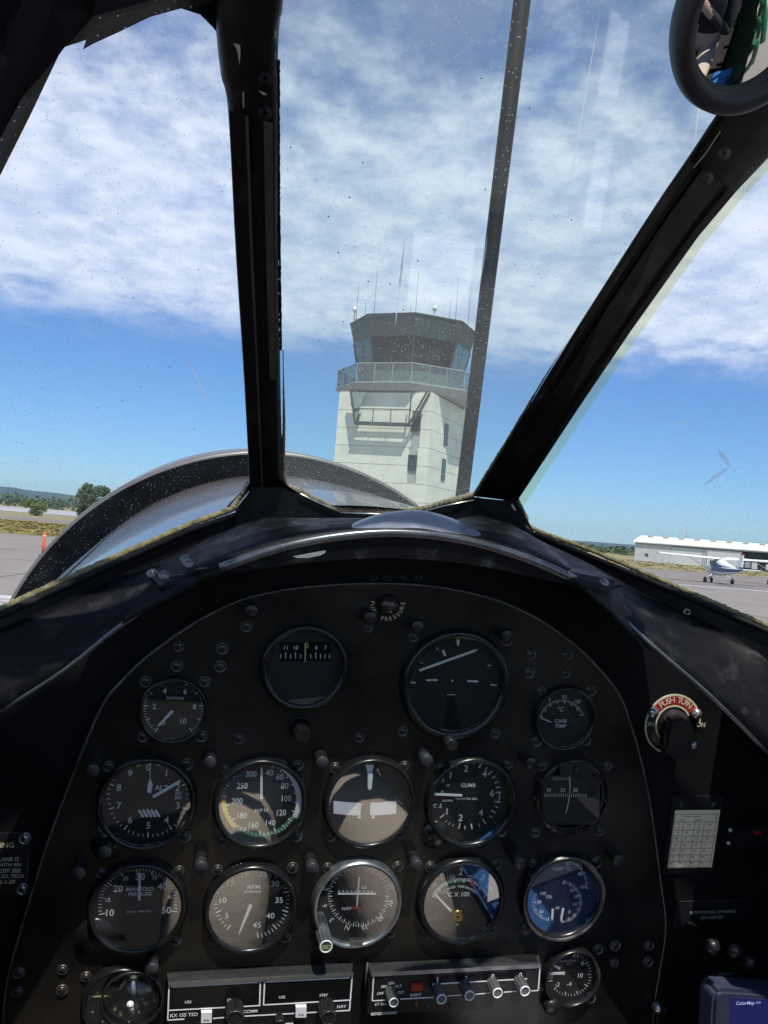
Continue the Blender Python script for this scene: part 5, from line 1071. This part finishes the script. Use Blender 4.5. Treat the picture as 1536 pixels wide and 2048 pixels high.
# base frame round the bottom of the panes
TOPB = [(-150, 1292, PL), (0, 1224, PL), (240, 1117, PL), (380, 1056, PL), (470, 1026, PL), (502, 972, PL), (565, 972, PC), (600, 990, PC), (680, 1027, PC), (752, 1029, PC), (826, 1028, PC), (890, 1012, PC), (950, 995, PC), (1034, 1003, PR), (1068, 1064, PR), (1310, 1162, PR), (1540, 1260, PR), (1700, 1330, PR)]
BOTB = [(-150, 1345), (0, 1276), (240, 1176), (380, 1115), (470, 1075), (510, 1060), (570, 1058), (610, 1060), (680, 1064), (752, 1064), (826, 1064), (890, 1064), (960, 1064), (1035, 1085), (1070, 1102), (1310, 1222), (1540, 1325), (1700, 1400)]
A_ = [pl(x, y) for x, y, pl in TOPB]; B_ = [pn(x, y, CA.z - a.z - .012) for (x, y), a in zip(BOTB, A_)]
m = MB(); fa = [toward(p, .010) - OW for p in A_]; fb = [p - OW for p in B_]; ra = [toward(p, -.012) - OW for p in A_]; rb = [toward(p, -.03) - OW for p in B_]
m.strip(fa, fb); m.strip(rb, ra); m.strip(ra, fa); m.strip(fb, rb); base_f = m.build('base_frame', 'frame_black', ws)
for idx, r_ in ((range(0, 5), .0028), (range(14, 18), .0028)): MB().tube([fa[i] + Vector((0, -.002, .002)) for i in idx], r_, 8).build('frame_bead', 'hood_black', ws)
for x, y in ((66, 1250), (1374, 1224), (1530, 1310)): bolt(base_f, x, y, PL if x < 700 else PR, .0042, 'seal_brown')
# bare metal edges at the gussets
def metal_edge(pl, pts, r=.0013): MB().tube([toward(pl(x, y), .0135) - OW for x, y in pts], r, 6).build('metal_edge', 'bare_metal', ws)
metal_edge(PC, [(600, 988), (640, 1008), (678, 1024)]); metal_edge(PC, [(680, 1026), (824, 1031)]); metal_edge(PC, [(826, 1029), (890, 1012), (948, 1000)], .001); metal_edge(PL, [(455, 1014), (476, 988), (497, 963)]); metal_edge(PL, [(470, 1022), (484, 1002), (498, 982)], .001); metal_edge(PR, [(1024, 1008), (1040, 1036), (1058, 1060)])
# gussets
frame_poly([PC(x, y) for x, y in ((560, 935), (566, 965), (602, 990), (680, 1026), (640, 1048), (520, 1040))], 'gusset', front=.011, back=.002)
frame_poly([PC(x, y) for x, y in ((950, 993), (828, 1030), (880, 1052), (1000, 1052), (1030, 1010))], 'gusset', front=.011, back=.002)
frame_poly([PL(x, y) for x, y in ((500, 966), (472, 1024), (520, 1046), (560, 1030), (545, 975))], 'gusset', front=.011, back=.002)
frame_poly([PR(x, y) for x, y in ((1032, 1000), (1064, 1064), (1020, 1070), (970, 1045), (980, 1000))], 'gusset', front=.011, back=.002)
# seals
def seal(pl, pts, r, m_, k=10, jit=.45, t0=0, t1=0):
    q = smooth_path([toward(pl(x, y), .002) - OW for x, y in pts], k); nq = len(q); MB().tube(q, [r * random.uniform(.86, 1.14) * max(.12, min(1, (i / t0 if t0 else 1), ((nq - 1 - i) / t1 if t1 else 1))) for i in range(nq)], 7, jit=jit).build('seal', m_, ws)
seal(PC, [(566, 700), (568, 850), (567, 960), (600, 984), (642, 1006), (680, 1020), (752, 1024), (825, 1022), (890, 1005), (948, 990)], .0034, 'seal_brown', 36, .2, t0=90)
seal(PC, [(948, 990), (1000, 905), (1080, 770), (1130, 690)], .0017, 'seal_moss', 50, .25, t1=110); seal(PC, [(557, 120), (558, 400), (562, 700)], .0009, 'frame_black', 60, .35)
seal(PL, [(-40, 1238), (0, 1219), (120, 1164), (240, 1110), (380, 1049), (440, 1027), (470, 1012), (497, 966)], .0026, 'seal_moss', 40, .22)
seal(PR, [(1034, 1000), (1050, 1030), (1068, 1058), (1180, 1100), (1310, 1155), (1420, 1202), (1540, 1254)], .0022, 'seal_moss', 40, .22)
# yellowed edge of the right pane
st = [(1030, 1003), (1096, 905), (1158, 812), (1260, 662), (1394, 474), (1468, 386), (1540, 308)]
a = [PR(x, y, .0006) - OW for x, y in st]; b_ = [PR(x + 16, y + 11, .0006) - OW for x, y in st]
MB().strip(a, b_).build('yellowed_edge', 'stain_yellow', pane_r); 
# thin pale streaks laid on the panes, and bug spots
def pale_streak(pl, par, x0, y0, x1, y1, w, m_='pale_streak'):
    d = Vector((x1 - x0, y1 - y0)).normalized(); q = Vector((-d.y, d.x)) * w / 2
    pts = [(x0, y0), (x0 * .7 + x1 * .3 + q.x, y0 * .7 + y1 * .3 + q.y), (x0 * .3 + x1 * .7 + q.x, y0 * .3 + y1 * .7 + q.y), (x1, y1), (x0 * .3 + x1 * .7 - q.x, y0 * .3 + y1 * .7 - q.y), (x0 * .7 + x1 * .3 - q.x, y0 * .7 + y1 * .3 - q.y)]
    MB().poly([pl(x, y, .0006) - OW for x, y in pts]).build('pale_streak', m_, par)
for s_ in ((810, 475, 790, 655, 4), (690, 638, 784, 556, 3.5), (1200, 20, 1128, 440, 2.5), (988, 284, 976, 372, 3), (975, 470, 962, 560, 4), (1402, 192, 1388, 290, 4)): pale_streak(PC, pane_c, *s_)
for s_ in ((370, 712, 422, 812, 3),): pale_streak(PL, pane_l, *s_)
for s_ in ((1436, 898, 1462, 935, 10), (1464, 930, 1405, 972, 7), (1358, 840, 1368, 856, 3), (1366, 838, 1376, 850, 3)): pale_streak(PR, pane_r, *s_)
mb = MB()
def spot(pl, x, y, r):
    a0 = random.uniform(0, 6); mb.poly([pl(x + r * random.uniform(.6, 1.3) * cos(a0 + k), y + r * random.uniform(.7, 1.5) * sin(a0 + k), .0007) - OW for k in (0, .9, 1.8, 2.7, 3.6, 4.5, 5.4)])
for i in range(75): spot(PC, random.uniform(580, 1010 + 250 * random.random()), random.uniform(60, 760), random.choice((.5, .6, .7, .8, 1.0, 1.6)))
o = mb.build('bug_spots', 'ink', pane_c); o['kind'] = 'stuff'
mb = MB()
for i in range(45): spot(PL, random.uniform(40, 450), random.uniform(330, 900), random.choice((.5, .6, .8, 1.2)))
o = mb.build('bug_spots', 'ink', pane_l); o['kind'] = 'stuff'
mb = MB()
for i in range(12): spot(PR, random.uniform(1300, 1530), random.uniform(560, 1080), random.choice((.5, .6, .8)))
o = mb.build('bug_spots', 'ink', pane_r); o['kind'] = 'stuff'

# ---- rear view mirror
mp = pn(1506, 34, .43); t = thing('rear_view_mirror', 'round rear view mirror with a black rubber rim on the right pillar', 'mirror', None)
dirm = (CA - mp).normalized(); nm = (dirm + (Vector((.50, -.06, .98)) - mp).normalized()).normalized()
xm = Vector((0, 1, 0)).cross(nm).normalized(); ym = nm.cross(xm)
MM = Matrix(((xm.x, ym.x, nm.x, mp.x), (xm.y, ym.y, nm.y, mp.y), (xm.z, ym.z, nm.z, mp.z), (0, 0, 0, 1))); t.matrix_world = AIR @ MM
km = (pn(1507, 34, .43) - mp).length; RX, RY = 141 * km, 166 * km
def ell(mb, prof, seg=64, mi=0): 
    mb.lathe(prof, seg, mi=mi, M=Matrix(((RX, 0, 0), (0, RY, 0), (0, 0, 1))))
mb = MB(); ell(mb, [(.74, .000), (.75, .006), (.80, .0095), (.90, .0095), (.98, .005), (1.0, -.003), (.96, -.010), (.6, -.014), (0, -.015)]); mb.build('rim', 'rubber', t)
mb = MB(); ell(mb, [(r_, .0045 * (1 - (r_ / .76) ** 2) * 1.0 + .0005) for r_ in (0, .1, .2, .3, .4, .5, .6, .7, .76)]); mb.build('mirror_face', 'mirror_glass', t)
MB().tube([Vector((.012, -RY * .5, -.012)), Vector((.03, -RY * .8, -.03)), Vector((.035, -RY * .9, -.06))], .006, 10).build('bracket', 'knob_black', t)

# ---- the pilot taking the picture, and what lies on the lap (they show as reflections in the dial glasses)
def person():
    js = {'pelvis': ((.06, -.40, 1.00), .15), 'waist': ((.06, -.26, 1.00), .165), 'chest': ((.03, -.05, 1.06), .165), 'collar': ((-.02, .10, 1.10), .10), 'neck': ((-.03, .20, 1.10), .055), 'head': ((-.05, .31, 1.08), .088), 'crown': ((-.055, .40, 1.09), .060),
          'shl': ((-.20, .07, 1.08), .065), 'ell': ((-.34, -.14, .93), .045), 'wrl': ((-.285, .06, .80), .03), 'hal': ((-.265, .17, .755), .028),
          'shr': ((.17, .07, 1.08), .065), 'elr': ((.26, -.18, .92), .045), 'wrr': ((.04, .05, .82), .03), 'har': ((-.055, .17, .765), .028),
          'hpl': ((-.06, -.42, .95), .105), 'knl': ((-.10, -.40, .50), .085), 'anl': ((-.12, -.66, .34), .05), 'fol': ((-.12, -.70, .22), .04),
          'hpr': ((.17, -.42, .95), .105), 'knr': ((.20, -.40, .50), .085), 'anr': ((.16, -.66, .34), .05), 'for': ((.16, -.70, .22), .04)}
    names = list(js); ed = [('pelvis', 'waist'), ('waist', 'chest'), ('chest', 'collar'), ('collar', 'neck'), ('neck', 'head'), ('head', 'crown'), ('collar', 'shl'), ('shl', 'ell'), ('ell', 'wrl'), ('wrl', 'hal'), ('collar', 'shr'), ('shr', 'elr'), ('elr', 'wrr'), ('wrr', 'har'), ('pelvis', 'hpl'), ('hpl', 'knl'), ('knl', 'anl'), ('anl', 'fol'), ('pelvis', 'hpr'), ('hpr', 'knr'), ('knr', 'anr'), ('anr', 'for')]
    vs = [Vector(js[n][0]) for n in names]; es = [(names.index(a), names.index(b)) for a, b in ed]; rad = [js[n][1] for n in names]
    for hn, sx in (('hal', 1), ('har', -1)):                      # five fingers on each hand
        h0 = Vector(js[hn][0]); hi = names.index(hn)
        for k in range(5):
            if k < 4: base = h0 + Vector((sx * .004, -.022 + k * .017, -.010)); m1 = base + Vector((sx * .012, .004, -.028)); m2 = m1 + Vector((sx * .024, .002, -.006)); m3 = m2 + Vector((sx * .016 - sx * .003 * abs(k - 2), 0, .010))
            else: base = h0 + Vector((sx * .010, -.020, .012)); m1 = base + Vector((sx * .022, .000, .010)); m2 = m1 + Vector((sx * .022, .010, 0)); m3 = m2 + Vector((sx * .012, .010, -.004))
            i = len(vs); vs += [base, m1, m2, m3]; rad += [.0095, .009, .0085, .007]; es += [(hi, i), (i, i + 1), (i + 1, i + 2), (i + 2, i + 3)]
    me = bpy.data.meshes.new('person'); me.from_pydata([tuple(v) for v in vs], es, []); o = bpy.data.objects.new('person', me); COL.objects.link(o); o.matrix_world = AIR
    md = o.modifiers.new('skin', 'SKIN')
    if not me.skin_vertices: 
        bm = bmesh.new(); bm.from_mesh(me); bm.verts.layers.skin.verify(); bm.to_mesh(me); bm.free()
    for i, sv in enumerate(me.skin_vertices[0].data): sv.radius = (rad[i], rad[i]); sv.use_root = (i == 0)
    o.modifiers.new('smooth', 'SUBSURF').levels = 2; o.modifiers['smooth'].render_levels = 2
    dg = bpy.context.evaluated_depsgraph_get(); m2 = bpy.data.meshes.new_from_object(o.evaluated_get(dg)); bpy.data.objects.remove(o)
    for q in ('shirt_khaki', 'jacket_dark', 'skin', 'hair'): m2.materials.append(MATS[q])
    for p in m2.polygons:
        c = p.center; p.use_smooth = True
        if c.y > .345 or (c.y > .24 and c.z > 1.13): p.material_index = 3
        elif c.y > .17 and c.z > .9 or (c.z < .80 and c.y > .03): p.material_index = 2
        elif c.y > -.17 : p.material_index = 1
        else: p.material_index = 0
    o = bpy.data.objects.new('person', m2); COL.objects.link(o); o.matrix_world = AIR
    tag(o, 'person in khaki trousers and dark jacket holding up a phone, mirrored in the dials', 'person'); return o
try: PERSON = person()
except Exception as ex: print('person failed', ex)
ph = thing('smartphone', 'smartphone held up in both hands behind the view', 'phone', afr((CA.x, CA.y - .03, CA.z + .016)))
MB().box((0, 0, 0), (.070, .145, .008)).build('case', 'knob_black', ph, bevel=.002)
MB().box((0, 0, .0046), (.062, .125, .0008)).build('screen', 'display_black', ph)
bgm = thing('chart_bag', 'blue chart bag beside the seat, mirrored in the dials', 'bag', afr((.435, -.385, .56)))
MB().box((0, 0, 0), (.20, .05, .36), 0, Matrix.Rotation(radians(37), 3, 'Z')).build('body', 'bag_blue', bgm, bevel=.012)
MB().tube([(.03, .07, -.1), (.03, .11, -.06), (.03, .11, .06), (.03, .07, .1)], .008, 8).build('strap', 'knob_black', bgm)
ck = thing('checklist_sheet', 'white checklist sheet lying on the blue bag, mirrored in the dials', 'sheet', afr((.419, -.3625, .56)))
MB().box((0, 0, 0), (.17, .002, .075), 0, Matrix.Rotation(radians(37), 3, 'Z') @ Matrix.Rotation(radians(25), 3, 'Y')).build('sheet', 'paper_white', ck)

# ---- the hazy air between the near field and the hills
o = MB().box((0, 2350, 51), (11500, 5900, 108)).build('haze', 'ink'); tag(o, 'thin blue haze over the airfield', 'haze', kind='stuff')
hm = bpy.data.materials.new('haze_air'); hm.use_nodes = True; t = hm.node_tree; t.nodes.clear()
ho = t.nodes.new('ShaderNodeOutputMaterial'); hv = t.nodes.new('ShaderNodeVolumePrincipled'); hv.inputs['Density'].default_value = 0.00010; hv.inputs['Color'].default_value = (.50, .76, 1.0, 1); hv.inputs['Anisotropy'].default_value = .2
t.links.new(hv.outputs[0], ho.inputs['Volume']); o.data.materials[0] = hm

def sheet_on(name, label, c, sz):
    t = thing(name, label, 'sheet', afr(c)); MB().box((0, 0, 0), sz).build('sheet', 'paper_white', t); return t
t = thing('side_console', 'black side console on the cockpit wall, mirrored in the windscreen', 'console', afr((.40, -.15, .34)))
MB().box((0, 0, 0), (.14, .036, .33)).build('shelf', 'bulkhead_black', t, bevel=.004)
t = thing('lower_console', 'black lower console under the panel, mirrored in the windscreen', 'console', afr((.19, -.31, .12)))
MB().box((0, 0, 0), (.22, .056, .17)).build('shelf', 'bulkhead_black', t, bevel=.004)
sheet_on('placard_strip', 'white paper strip on the front of the side console, mirrored in the windscreen', (.367, -.131, .262), (.027, .001, .118))
sheet_on('placard_strip', 'white paper strip on the rear of the side console, mirrored in the windscreen', (.360, -.131, .43), (.030, .001, .105))
sheet_on('chart_sheet', 'pale chart sheet lying on the lower console, mirrored in the windscreen', (.195, -.281, .12), (.10, .001, .11))
